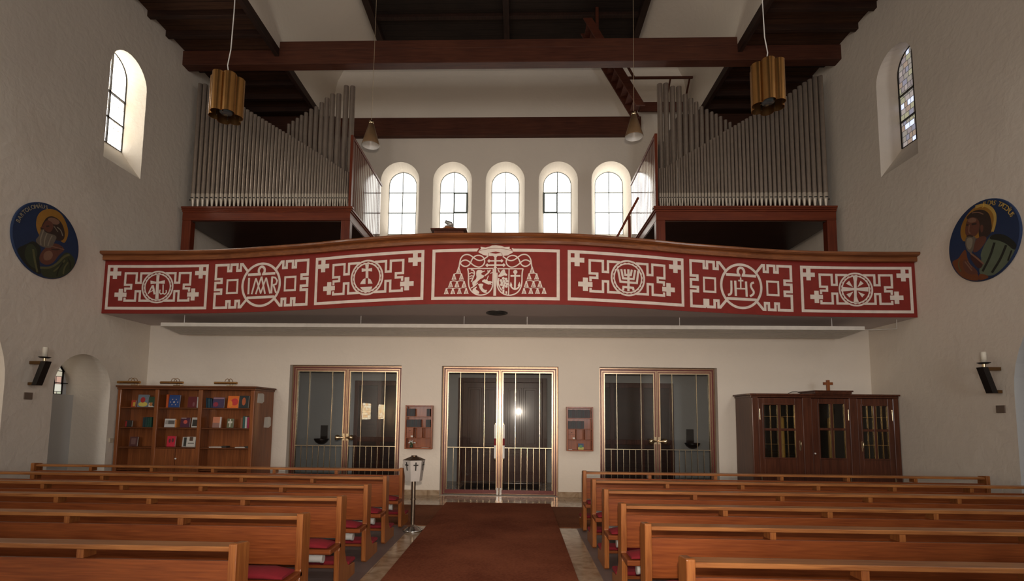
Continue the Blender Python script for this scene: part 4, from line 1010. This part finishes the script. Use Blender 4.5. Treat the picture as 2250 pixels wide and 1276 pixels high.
r2 = M(); r2.box(5.745, 5.80, 9.90, 9.935, 2.126, 2.325); r2.box(5.685, 5.86, 9.902, 9.933, 2.235, 2.285); tag(r2.build('wooden_cross', SHELFW, bevel=.004), 'small wooden cross standing on the dark cabinet', 'cross')
m = M(); m.tube([(5.05, 9.95, 2.07), (5.12, 9.94, 2.10), (5.22, 9.96, 2.105), (5.30, 9.98, 2.08), (5.34, 10.0, 2.068)], .006, 6); tag(m.build('cable_loop', IRON), 'thin dark cable loop lying on top of the dark cabinet', 'cable')

# ------------------------------------------------------------------ wall medallions (painted roundels)
P_ = lambda n, c, r=.6, mt=0.0: simple('roundel_'+n, c, r, mt, bump=(60, .4, .004))
BLUE = P_('blue', (.010, .028, .085)); HALO = P_('gold_ochre', (.42, .21, .035), .35, .55); HALOB = P_('bright_gold', (.75, .52, .14), .3, .8)
HAIR = P_('umber', (.035, .018, .012)); SKIN = P_('red_brown', (.13, .045, .026)); SKINL = P_('tan', (.23, .12, .075)); BEARD = P_('grey_beard', (.14, .115, .085))
BEARDL = P_('light_beard', (.26, .225, .16)); GRN = P_('moss_green', (.030, .042, .017)); GRNL = P_('olive_light', (.105, .105, .040)); DGRN = P_('black_green', (.010, .014, .008))
TEAL = P_('grey_green', (.115, .15, .095)); ORNG = P_('burnt_orange', (.17, .05, .012)); MAR = P_('maroon', (.055, .014, .010)); LET = P_('letter_cream', (.52, .45, .30)); LETD = P_('letter_dim', (.33, .28, .17))
RMATS = [BLUE, HALO, HALOB, HAIR, SKIN, SKINL, BEARD, BEARDL, GRN, GRNL, DGRN, TEAL, ORNG, MAR]
def text_mesh(body, size):
    cu = bpy.data.curves.new('txt', 'FONT'); cu.body = body; cu.size = size; cu.align_x = 'CENTER'; cu.extrude = .002
    o = bpy.data.objects.new('txt', cu); COL.objects.link(o)
    dg = bpy.context.evaluated_depsgraph_get(); me = bpy.data.meshes.new_from_object(o.evaluated_get(dg))
    vs = [tuple(v.co) for v in me.vertices]; fs = [tuple(p.vertices) for p in me.polygons]
    bpy.data.objects.remove(o); bpy.data.curves.remove(cu); bpy.data.meshes.remove(me)
    return vs, fs
def medallion(X, sg, yc, zc, R, cen, A, B, shapes, strokes, letters, lab):
    """painting drawn on a disc; sg is the way the wall faces (+1 right, -1 left)"""
    r = empty('wall_medallion', (X+sg*.004, yc, zc), lab, 'painting', 'round saint paintings')
    m = M(); n = 72
    prof = [(R, 0), (R, .022), (R-.012, .03), (0, .03)]
    vs = []; fs = []
    for rr, h in prof[:3]: vs += [(sg*h, rr*math.cos(2*PI*i/n), rr*math.sin(2*PI*i/n)) for i in range(n)]
    for k in range(2): fs += [(k*n+i, k*n+(i+1) % n, (k+1)*n+(i+1) % n, (k+1)*n+i) for i in range(n)]
    fs.append(tuple(range(2*n, 3*n))); fs.append(tuple(reversed(range(n))))
    m.add(vs, fs); m.build('disc', [BLUE], r)
    det = A[0]*B[1]-A[1]*B[0]
    def loc(p):
        dx, dy = p[0]-cen[0], p[1]-cen[1]
        a = (dx*B[1]-dy*B[0])/det; b = (A[0]*dy-A[1]*dx)/det
        l = math.hypot(a, b); k = min(1, .975/l) if l > 0 else 1
        return (a*k*R, b*k*R)
    ar = Art(); lv = 0
    for mat, pts in shapes: lv += .0001; ar.fill([loc(p) for p in soft(pts)], mat, lv)
    for mat, pts, w in strokes: lv += .0001; ar.line([loc(p) for p in soft(pts, False)], w*R/450, mat, lift=lv)
    o = ar.build('painted_saint', RMATS, r, lambda c: Vector((sg*(.0305+c.z), sg*c.x, c.y)), 5)
    body, a0, a1, lm, sz = letters; m = M()
    for i, ch in enumerate(body):
        if ch == ' ': continue
        t = math.radians(a0+(a1-a0)*i/(len(body)-1)); vs, fs = text_mesh(ch, sz)
        out = []
        for v in vs:
            lx, ly = v[0], v[1]; rad = R*.845+ly; tx = -lx/(R*.86)
            out.append((rad*math.cos(t+tx), rad*math.sin(t+tx), v[2]))
        # local across axis: to the viewer's right is +y on the left wall, -y on the right wall
        m.add([(sg*(.033+p[2]), sg*p[0] if True else p[0], p[1]) for p in out], fs)
    m.build('lettering', lm, r)
    return r
shL = [(1, [(352, 430), (365, 360), (400, 305), (450, 270), (520, 255), (600, 270), (660, 320), (705, 395), (740, 500), (742, 570), (715, 655), (680, 690), (600, 600), (420, 600), (385, 590), (355, 500)]),
       (3, [(470, 370), (520, 345), (580, 355), (640, 400), (680, 470), (700, 560), (690, 630), (640, 660), (560, 640), (500, 660), (440, 600), (400, 520), (415, 480), (435, 430)]),
       (5, [(480, 385), (530, 358), (590, 375), (640, 412), (612, 452), (540, 445), (500, 420)]), (4, [(450, 425), (490, 392), (560, 442), (545, 520), (505, 560), (445, 520), (405, 490), (430, 470)]),
       (10, [(330, 650), (420, 740), (390, 860), (400, 970), (420, 1085), (300, 1025), (180, 870), (135, 755), (250, 700)]),
       (4, [(520, 700), (600, 680), (712, 762), (620, 835), (560, 932), (480, 962), (400, 922), (388, 850), (440, 760)]), (5, [(440, 800), (520, 770), (560, 830), (520, 900), (440, 900)]),
       (6, [(412, 500), (470, 560), (560, 575), (600, 605), (570, 670), (540, 740), (470, 745), (400, 722), (338, 655), (388, 600)]),
       (8, [(400, 985), (560, 975), (640, 862), (712, 792), (790, 830), (842, 925), (800, 1025), (700, 1105), (580, 1138), (425, 1098)]),
       (8, [(250, 705), (320, 690), (380, 800), (350, 880), (380, 1000), (300, 980), (220, 850)])]
stL = [(7, [(440, 520), (420, 580), (400, 650), (410, 710)], 16), (7, [(480, 560), (450, 640), (450, 720)], 14), (7, [(540, 590), (510, 650), (490, 720)], 14), (3, [(470, 480), (505, 470)], 16), (3, [(440, 510), (400, 500)], 10),
       (7, [(600, 480), (650, 520), (670, 590)], 14), (7, [(560, 470), (610, 540)], 10), (9, [(320, 760), (340, 900), (370, 1040)], 26), (9, [(400, 985), (520, 995), (620, 930), (690, 850), (760, 830)], 26), (9, [(560, 1040), (660, 960), (700, 900)], 18), (9, [(680, 1080), (690, 1000), (740, 930)], 20),
       (10, [(600, 1100), (620, 1010), (680, 930)], 18), (10, [(770, 1020), (770, 940), (740, 880)], 18), (3, [(530, 760), (600, 770), (660, 740)], 14), (5, [(520, 720), (600, 740), (690, 765)], 12)]
medallion(XL, 1, 8.07, 4.345, .605, (490, 660), (395, 145), (35, -452), shL, stL, ('BARTOLOMÄUS', 165, 98, LETD, .085), 'round painting of a bald bearded haloed man looking up, on the bookcase side wall')
shR = [(1, [(460, 690), (420, 640), (405, 560), (420, 470), (470, 370), (540, 290), (610, 240), (690, 215), (770, 245), (830, 320), (852, 400), (845, 490), (810, 575)]),
       (12, [(480, 760), (420, 830), (380, 900), (290, 930), (320, 1010), (400, 1110), (480, 1150), (560, 1170), (650, 1160), (640, 1080), (560, 1000), (500, 900)]),
       (3, [(480, 370), (560, 300), (660, 280), (740, 310), (785, 380), (805, 560), (720, 645), (640, 650), (640, 440), (500, 400)]),
       (4, [(600, 640), (720, 600), (745, 660), (640, 800), (560, 820)]), (4, [(490, 400), (560, 365), (640, 400), (660, 500), (620, 600), (560, 620), (480, 610), (468, 530)]),
       (5, [(500, 400), (560, 375), (620, 400), (600, 440), (510, 440)]), (4, [(660, 470), (700, 475), (695, 560), (665, 570)]),
       (6, [(480, 615), (540, 598), (612, 620), (592, 700), (570, 800), (540, 830), (490, 780), (468, 700)]), (7, [(490, 640), (530, 625), (570, 640), (560, 740), (520, 790), (485, 720)]),
       (11, [(740, 660), (800, 590), (920, 590), (1010, 640), (1080, 720), (1060, 830), (980, 960), (850, 1080), (700, 1090), (640, 1060), (680, 900), (660, 830)]),
       (10, [(760, 650), (800, 590), (920, 588), (1010, 640), (1082, 720), (1050, 790), (960, 700), (860, 660)]), (13, [(540, 830), (580, 820), (712, 940), (650, 1030), (540, 900)]),
       (4, [(450, 900), (490, 910), (560, 980), (600, 1010), (640, 1060), (600, 1090), (480, 1080), (440, 980)]), (12, [(640, 1075), (700, 1070), (780, 1100), (700, 1150), (650, 1165)])]
stR = [(2, [(600, 250), (690, 228), (770, 258), (828, 330), (840, 410), (825, 500), (805, 560)], 34), (3, [(485, 465), (515, 470)], 22), (3, [(555, 462), (615, 455)], 22), (5, [(525, 470), (515, 560), (540, 575)], 14), (3, [(490, 610), (530, 600), (570, 615)], 16),
       (5, [(540, 820), (620, 880), (705, 950)], 18), (10, [(830, 690), (780, 860), (690, 1040)], 30), (10, [(960, 720), (900, 880), (800, 1050)], 30), (10, [(1020, 780), (980, 900)], 20), (5, [(470, 930), (520, 990), (560, 1040)], 14), (5, [(500, 920), (560, 1000)], 10), (5, [(560, 320), (640, 315), (700, 345)], 10), (9, [(400, 900), (380, 980), (420, 1060)], 16)]
medallion(XR, -1, 7.91, 4.31, .61, (678, 667), (430, -161), (-35, -480), shR, stR, ('JUDAS TADDÄUS', 82, 22, HALOB, .095), 'round painting of a bearded haloed man holding a book, on the dark cabinet side wall')

# ------------------------------------------------------------------ candle sconces
def sconce(X, sg, y, lab):
    r = empty('candle_sconce', (X+sg*.002, y, 2.0), lab, 'sconce', 'wall candle sconces')
    BRZ = simple('bronze', (.20, .11, .045), .4, .9)
    M().box(0, sg*.25, -.05, .05, .33, .38).build('bracket_arm', BRZ, r, bevel=.004); M().box(0, sg*.11, -.045, .045, .0, .045).build('bracket_arm', BRZ, r, bevel=.004)
    m = M(); m.prism([(sg*.27, .38), (sg*.19, .38), (sg*.07, .0), (sg*.15, .0)], -.055, .055, 'y')
    m.build('front_plate', IRON, r, bevel=.004)
    cx = sg*.20
    m = M(); m.cyl((cx, 0, .38), (cx, 0, .43), .022, n=14); m.build('stem', GOLD, r)
    m = M(); m.lathe([(0, .425), (.055, .43), (.082, .445), (.08, .45), (.04, .44), (0, .44)], (cx, 0, 0), 22); m.build('drip_pan', IRON, r)
    m = M(); m.lathe([(0, .44), (.036, .44), (.036, .60), (.03, .606), (0, .602)], (cx, 0, 0), 20); m.cyl((cx, 0, .60), (cx, 0, .615), .002, n=6); m.build('candle', simple('wax_white', (.72, .66, .54), .5), r)
sconce(XL, 1, 8.02, 'bronze bracket with a white candle on the wall beside the niche')
sconce(XR, -1, 7.83, 'bronze bracket with a white candle on the dark cabinet side wall')
PLQ = simple('plaque_stone', (.16, .115, .085), .6)
for X, sg, y, z, lab in ((XL, 1, 8.0, 1.83, 'small square brown plaque below the candle beside the niche'), (XR, -1, 7.83, 1.77, 'small square brown plaque below the candle on the cabinet side wall')):
    m = M(); m.box(X+sg*.001, X+sg*.015, y-.07, y+.07, z-.055, z+.055); tag(m.build('wall_plaque', PLQ, bevel=.003), lab, 'plaque', 'wall plaques')
m = M(); m.box(XL+.001, XL+.03, 9.70, 9.79, 1.02, 1.10); tag(m.build('light_switch', simple('switch_cream', (.55, .48, .36), .4), bevel=.004), 'cream light switch on the wall between niche and bookcase', 'switch')

# ------------------------------------------------------------------ brass pendants
def cluster(x, y, z0, z1, lab, cord):
    r = empty('pendant_lamp', (x, y, z0), lab, 'lamp', 'brass cluster pendants'); h = z1-z0; R, t, k = .142, .088, 6
    def scallop(tt, z):
        pts = []
        for i in range(144):
            a = 2*PI*i/144; best = 0
            for j in range(k):
                b = 2*PI*j/k+.18; d = math.cos(a-b)*R; q = tt*tt-(R*math.sin(a-b))**2
                if q > 0 and d > 0: best = max(best, d+math.sqrt(q))
            pts.append((best*math.cos(a), best*math.sin(a), z))
        return pts
    m = M(); o0, o1, i0, i1 = scallop(t, 0), scallop(t, h), scallop(t-.005, 0), scallop(t-.005, h)
    bridge(m, o0, o1, 0, False); bridge(m, i0, i1, 1, False); bridge(m, o0, i0); bridge(m, o1, i1)
    o = m.build('shade', [LAMPB, simple('lamp_inside', (.20, .10, .035), .35, .8)], r)
    m = M(); m.lathe([(0, h*.22), (.085, h*.22), (.085, h*.10), (.075, h*.085), (0, h*.085)], (0, 0, 0), 24); m.build('bulb_glass', simple('lamp_glass', (.09, .115, .125), .12), r)
    for a in (.4, 1.9, 3.4, 4.9):
        m = M(); m.cyl((.12*math.cos(a), .12*math.sin(a), .01), (.12*math.cos(a), .12*math.sin(a), h*.3), .006, n=8); m.build('rod', GOLD, r)
    m = M(); pl = scallop(t-.006, h*.8); m.add(pl, [tuple(range(len(pl)))]); m.add([(p[0], p[1], h*.81) for p in pl], [tuple(range(len(pl)))]); m.build('inner_plate', IRON, r)
    m = M(); pts = [(0, 0, h*.81), (0.0, 0, h)]+[(cord*q, 0, h+(ZC-z1)*tt) for tt, q in ((.02, .006), (.06, -.018), (.13, .016), (.3, .03), (.5, .03), (.7, .06), (1.0, .075))]
    m.tube(pts, .0075, 6); m.build('cord', WHITE, r)
cluster(-4.20, 7.0, 5.80, 6.37, 'brass pipe cluster pendant lamp hanging on the bookcase side', 1)
cluster(3.43, 7.0, 5.90, 6.49, 'brass pipe cluster pendant lamp hanging on the dark cabinet side', -1)
def cone_lamp(x, y, z, lab, top):
    r = empty('pendant_lamp', (x, y, z), lab, 'lamp', 'cone pendant lamps')
    m = M(); m.lathe([(.168, 0), (.172, .012), (.05, .43), (.045, .43)], (0, 0, 0), 28); m.build('shade', simple('bronze_shade', (.22, .13, .065), .4, .35), r)
    m = M(); m.lathe([(.166, .001), (.044, .41), (0, .41)], (0, 0, 0), 28); m.build('shade_lining', WHITE, r)
    m = M(); m.lathe([(0, .43), (.046, .43), (.046, .485), (.02, .50), (0, .50)], (0, 0, 0), 18); m.build('cap', GOLD, r)
    m = M(); m.lathe([(0, .18), (.035, .2), (.04, .25), (.02, .32), (.02, .41)], (0, 0, 0), 14); m.build('bulb', simple('bulb_white', (.8, .8, .78), .2), r)
    m = M(); m.tube([(0, 0, .49), (.008, 0, 1.5), (.03, 0, top-z)], .004, 6); m.build('cord', simple('beige_cord', (.42, .33, .22), .6), r)
cone_lamp(-2.885, 9.6, 6.765, 'bronze cone pendant lamp above the gallery rail, beside the organ pipes on the bookcase side', 12.49)
cone_lamp(2.165, 9.6, 6.91, 'bronze cone pendant lamp above the gallery rail, in front of the attic stair', 12.49)

# ------------------------------------------------------------------ organs
OY = 11.22
def organ(xw, xi, lab, front, rear, npipe, smin, side):
    """xw wall side, xi aisle side; front/rear: (x, top z) samples of pipe tops"""
    d = 1 if xi > xw else -1
    r = empty('pipe_organ', ((xw+xi)/2, 12.0, ZG), lab, 'organ', 'gallery pipe organs'); off = Vector(r.location)
    def B(m, n, mat, bev=.006, par=None):
        m.v = [tuple(Vector(v)-off) for v in m.v]; return m.build(n, mat, par or r, bevel=bev)
    a, b = min(xw, xi), max(xw, xi)
    # cornice and fascia, round the front and the aisle side
    e = .05
    m = M()
    for (z0, z1, o) in ((6.155, 6.20, .07), (6.125, 6.155, .05), (5.90, 6.125, .0), (6.09, 6.125, .025)):
        lo, hi = (a-(.0 if d > 0 else o), b+(o if d > 0 else .0))
        m.box(lo, hi, OY-o, OY+.05, z0, z1)
    B(m, 'front_cornice', CASE)
    m = M()
    for (z0, z1, o) in ((6.155, 6.20, .07), (6.125, 6.155, .05), (5.90, 6.125, .0), (6.09, 6.125, .025)):
        m.box(xi, xi+d*o-d*.05, OY+.05, 13.9, z0, z1) if o > .05 else m.box(xi+d*o, xi-d*.05, OY+.05, 13.9, z0, z1)
    B(m, 'side_cornice', CASE)
    B(M().box(a+.01, b-.06 if d > 0 else b-.01, OY+.05, 13.9, 6.08, 6.155) if d > 0 else M().box(a+.06, b-.01, OY+.05, 13.9, 6.08, 6.155), 'wind_chest', DREV)
    B(M().box(a+.01, b-.01, OY+.055, 13.85, 5.88, 5.92), 'soffit', DREV)
    for x in (xw+d*.10, xi-d*.10):
        B(M().box(x-.10, x+.10, OY+.005, OY+.17, ZG, 5.90), 'post', CASEZ, .008)
    B(M().box(a+.02, b-.30 if d > 0 else b-.02, 13.3, 13.36, ZG, 5.88) if d > 0 else M().box(a+.30, b-.02, 13.3, 13.36, ZG, 5.88), 'back_screen', DREV)
    # inner dark back behind the pipes
    top = [(p[0], p[1]-.5) for p in front]
    poly = [(a+.02, 6.16), (b-.07, 6.16)] if d > 0 else [(b-.02, 6.16), (a+.07, 6.16)]
    inner = [(min(max(x, a+.02), b-.07) if d > 0 else max(min(x, b-.02), a+.07), z) for x, z in reversed(top)]
    B(M().prism(poly+inner, 12.0, 12.04, 'y'), 'inner_screen', DREV, 0)
    c0, c1 = (a+.05, b-1.0) if d > 0 else (a+1.0, b-.05)
    B(M().box(c0, c1, 12.75, 14.2, 6.16, 9.25), 'swell_box', DREV, 0)
    # shutters on the aisle side
    m = M(); n = 17; y0, y1 = OY+.12, 13.75
    for i in range(n):
        y = y0+(y1-y0)*(i+.5)/n; h = (y1-y0)/n*.41; t = .010
        c, s_ = 1.0, 0.0
        pts = [(xi-d*.03+sx*t*c-sy*h*s_, y+sx*t*s_+sy*h*c) for sx, sy in ((-1, -1), (1, -1), (1, 1), (-1, 1))]
        m.prism(pts, 6.20, 7.84, 'z')
    B(m, 'swell_shutter', SLAT, .003)
    B(M().box(xi-d*.06, xi, OY+.02, OY+.12, 6.20, 7.90), 'shutter_post', CASEZ, .006)
    B(M().box(xi-d*.06, xi, OY+.12, 13.8, 7.84, 7.90), 'shutter_rail', CASEZ, .006)
    B(M().box(xi-d*.09, xi-d*.07, OY+.2, 13.7, 6.20, 7.84), 'shutter_back', DREV, 0)
    # rack rod along the feet
    B(M().box(a+.03, b-.08 if d > 0 else b-.03, OY+.15, OY+.165, 6.43, 6.45) if d > 0 else M().box(a+.08, b-.03, OY+.15, OY+.165, 6.43, 6.45), 'pipe_rack', DARK, 0)
    def ztop(pts, x):
        ps = sorted(pts)
        if x <= ps[0][0]: return ps[0][1]
        for (x0, z0), (x1, z1) in zip(ps, ps[1:]):
            if x <= x1: return z0+(z1-z0)*(x-x0)/(x1-x0)
        return ps[-1][1]
    x0, x1 = xw+d*.13, xi-d*.13; Ltot = abs(x1-x0); q = smin**(1/(npipe-2)); raw = [q**k for k in range(npipe-1)]; f = Ltot/sum(raw)
    x = x0
    for k in range(npipe):
        s_ = f*raw[min(k, npipe-2)]; R = s_*.435; zt = ztop(front, x); y = OY+.14
        m = M(); m.cyl((x, y, 6.20), (x, y, 6.43), R*.22, R*.92, 14, 1); m.cyl((x, y, 6.43), (x, y, 6.57), R*1.0, R, 14, 1, False)
        m.cyl((x, y, 6.57), (x, y, zt), R, R, 14, 0, False); m.cyl((x, y, zt-.03), (x, y, zt-.029), R*.9, n=14, mat=2)
        m.box(x-R*.55, x+R*.55, y-R*1.06, y-R*.8, 6.455, 6.475, 2)
        B(m, 'pipe', [TIN, TINF, DARK], 0); x += d*s_
    for (x, zt), R in rear:
        y = OY+.42; m = M(); m.cyl((x, y, 6.22), (x, y, 6.45), R*.25, R*.8, 14, 1); m.cyl((x, y, 6.45), (x, y, zt), R, R, 14, 0, False); m.cyl((x, y, zt-.03), (x, y, zt-.029), R*.9, n=14, mat=2)
        B(m, 'rear_pipe', [TIN, TINF, DARK], 0)
fl = [(-7.43, 9.22), (-7.3, 9.20), (-6.32, 8.58), (-5.6, 8.14), (-4.91, 7.72), (-4.38, 7.38), (-3.94, 7.08)]
rl = [(-5.46, 8.39), (-5.36, 8.46), (-5.26, 8.53), (-5.16, 8.60), (-5.06, 8.67), (-4.94, 8.75), (-4.82, 8.81), (-4.69, 8.91), (-4.57, 9.02), (-4.44, 9.12), (-4.29, 9.12), (-4.12, 9.32), (-3.97, 9.31)]
frt = [(6.75, 9.29), (6.61, 9.27), (6.35, 9.11), (5.97, 8.81), (5.25, 8.39), (4.61, 8.01), (4.15, 7.72), (3.67, 7.43), (3.21, 7.14)]
rrt = [(3.23, 9.31), (3.37, 9.32), (3.52, 9.24), (3.67, 9.24), (3.81, 9.05), (3.94, 8.95), (4.06, 8.86), (4.18, 8.75), (4.30, 8.68), (4.41, 8.62), (4.51, 8.57), (4.61, 8.51), (4.72, 8.43), (4.82, 8.37)]
rad = lambda ps: [(p, max(.035, min(.062, .035+.028*(p[1]-8.37)/.9))) for p in ps]
organ(-7.59, -3.78, 'grey metal pipe organ in a red brown case on the gallery, bookcase side', fl, rad(rl), 46, .45, 1)
organ(6.87, 2.99, 'grey metal pipe organ in a red brown case on the gallery, dark cabinet side', frt, rad(rrt), 46, .42, -1)

# ------------------------------------------------------------------ attic stair, platform and railings
STW = wood('red_brown_stair_wood', (.06, .016, .009), (.11, .03, .015), 'x', .55)
r = empty('attic_stair', (3.0, 13.4, 9.8), 'steep red brown timber stair rising to the attic behind the long beam', 'stair'); off = Vector(r.location)
def S(m, n, mat=STW, bev=.005):
    m.v = [tuple(Vector(v)-off) for v in m.v]; return m.build(n, mat, r, bevel=bev)
dx, dz = -1.38, 2.45
for y in (13.10, 13.68):
    p0 = Vector((3.16, y, 9.72)); p1 = Vector((3.16+dx, y, 9.72+dz))
    m = M(); m.prism([(p0.x+.10, p0.z), (p1.x+.10, p1.z), (p1.x-.13, p1.z), (p0.x-.13, p0.z)], y, y+.05, 'y'); S(m, 'stringer')
for k in range(11):
    t = (k+.7)/11.3; S(M().box(3.16+dx*t-.11, 3.16+dx*t+.10, 13.15, 13.68, 9.72+dz*t, 9.72+dz*t+.035), 'tread')
S(M().box(1.98, 2.06, 13.12, 13.17, 11.6, 12.49), 'handrail_post')
r = empty('attic_platform', (3.7, 13.4, 9.9), 'red brown timber landing with railing behind the organ pipes', 'platform'); off = Vector(r.location)
S(M().box(3.36, 4.72, 14.18, YG-.01, 10.30, 10.36), 'deck')
S(M().box(3.36, 4.70, 14.12, 14.18, 10.17, 10.44), 'edge_board'); S(M().box(2.86, 4.68, 13.60, 13.65, 10.79, 10.85), 'rail')
for x in (4.06, 4.58): S(M().prism([(13.62, 10.82), (13.66, 10.82), (14.16, 10.40), (14.12, 10.36)], x, x+.045, 'x'), 'rail_post')
S(M().prism([(3.06, 10.83), (3.12, 10.83), (2.88, 11.30), (2.82, 11.30)], 13.60, 13.65, 'y'), 'rail_brace')
r = empty('stair_railing', (2.4, 11.2, ZG), 'slanting red brown stair handrail on the gallery before the end window', 'railing'); off = Vector(r.location)
S(M().tube([(1.55, 11.2, 4.45), (2.17, 11.2, 5.59), (2.60, 11.2, 6.40)], .026, 8), 'handrail', CASE, 0); S(M().cyl((2.40, 11.2, ZG), (2.40, 11.2, 5.98), .032, n=10), 'post', CASEZ, 0)
S(M().cyl((1.60, 11.2, ZG), (1.60, 11.2, 4.5), .028, n=10), 'post', CASEZ, 0)

# ------------------------------------------------------------------ organ desk on the gallery
r = empty('music_desk', (-1.33, 9.75, ZG), 'dark music desk with a lamp and an open book showing over the gallery rail', 'desk')
m = M(); m.box(-.28, .28, -.22, .22, 0, 1.44); m.build('cabinet', DDOOR, r, bevel=.01)
m = M(); m.box(-.34, .34, -.26, .26, 1.44, 1.47); m.build('desk_top', DDOOR, r, bevel=.006)
m = M(); m.prism([(-.14, 1.47), (.22, 1.47), (.22, 1.50), (-.05, 1.56), (-.14, 1.52)], -.12, .10, 'y'); m.build('music_stand', SHELFW, r, bevel=.004)
m = M(); m.prism([(-.10, 1.56), (.04, 1.60), (.05, 1.61), (-.09, 1.575)], -.1, .08, 'y'); m.build('open_book', PAPER, r)
m = M(); m.cyl((.02, 0, 1.56), (.02, 0, 1.64), .012, n=10); m.tube([(-.10, 0, 1.69), (-.05, 0, 1.665), (.01, 0, 1.64), (.05, 0, 1.61)], [.03, .042, .042, .02], 14); m.build('desk_lamp', simple('lamp_grey', (.35, .36, .36), .3, .5), r)

# ------------------------------------------------------------------ slatted panel and downlight under the gallery
r = empty('slatted_panel', (-.2, 9.9, 3.2), 'long cream slatted panel hung under the gallery before the back wall', 'panel')
for k in range(9):
    y = 9.38+k*.118; x0, x1 = -6.62-.035*k, 6.15+.02*k
    m = M(); m.prism([(y-9.9, -.02), (y-9.9+.085, -.02), (y-9.9+.085, -.005), (y-9.9+.07, .03 if k else .05), (y-9.9, .03 if k else .05)], x0+.2, x1+.2, 'x'); m.build('slat', OFFW, r, bevel=.004)
for x in (-6.2, -2.9, -1.0, .15, 2.9, 5.6):
    m = M(); m.box(x+.2-.012, x+.2+.012, -.5, .55, .03, .05); m.build('cross_bar', OFFW, r)
    for y in (-.48, .48):
        m = M(); m.cyl((x+.2, y, .05), (x+.2, y, .198), .005, n=6); m.build('hanger', WHITE, r)
m = M(); m.tube([(6.35, .1-.55, .0), (6.55, .1-.55, .0), (6.95, -.45, .02), (6.96, -.45, .19)], .006, 6); m.build('supply_pipe', OFFW, r)
r = empty('ceiling_vent', (-.385, 9.05, ZS-.001), 'round dark ceiling vent under the middle of the gallery', 'vent')
m = M(); m.lathe([(.19, 0), (.19, -.014), (.165, -.02), (.15, -.008)], (0, 0, 0), 32); m.build('rim', IRON, r)
m = M(); m.lathe([(.15, -.004), (.06, -.006), (.055, -.014), (0, -.014)], (0, 0, 0), 28); m.build('grille', DARK, r)
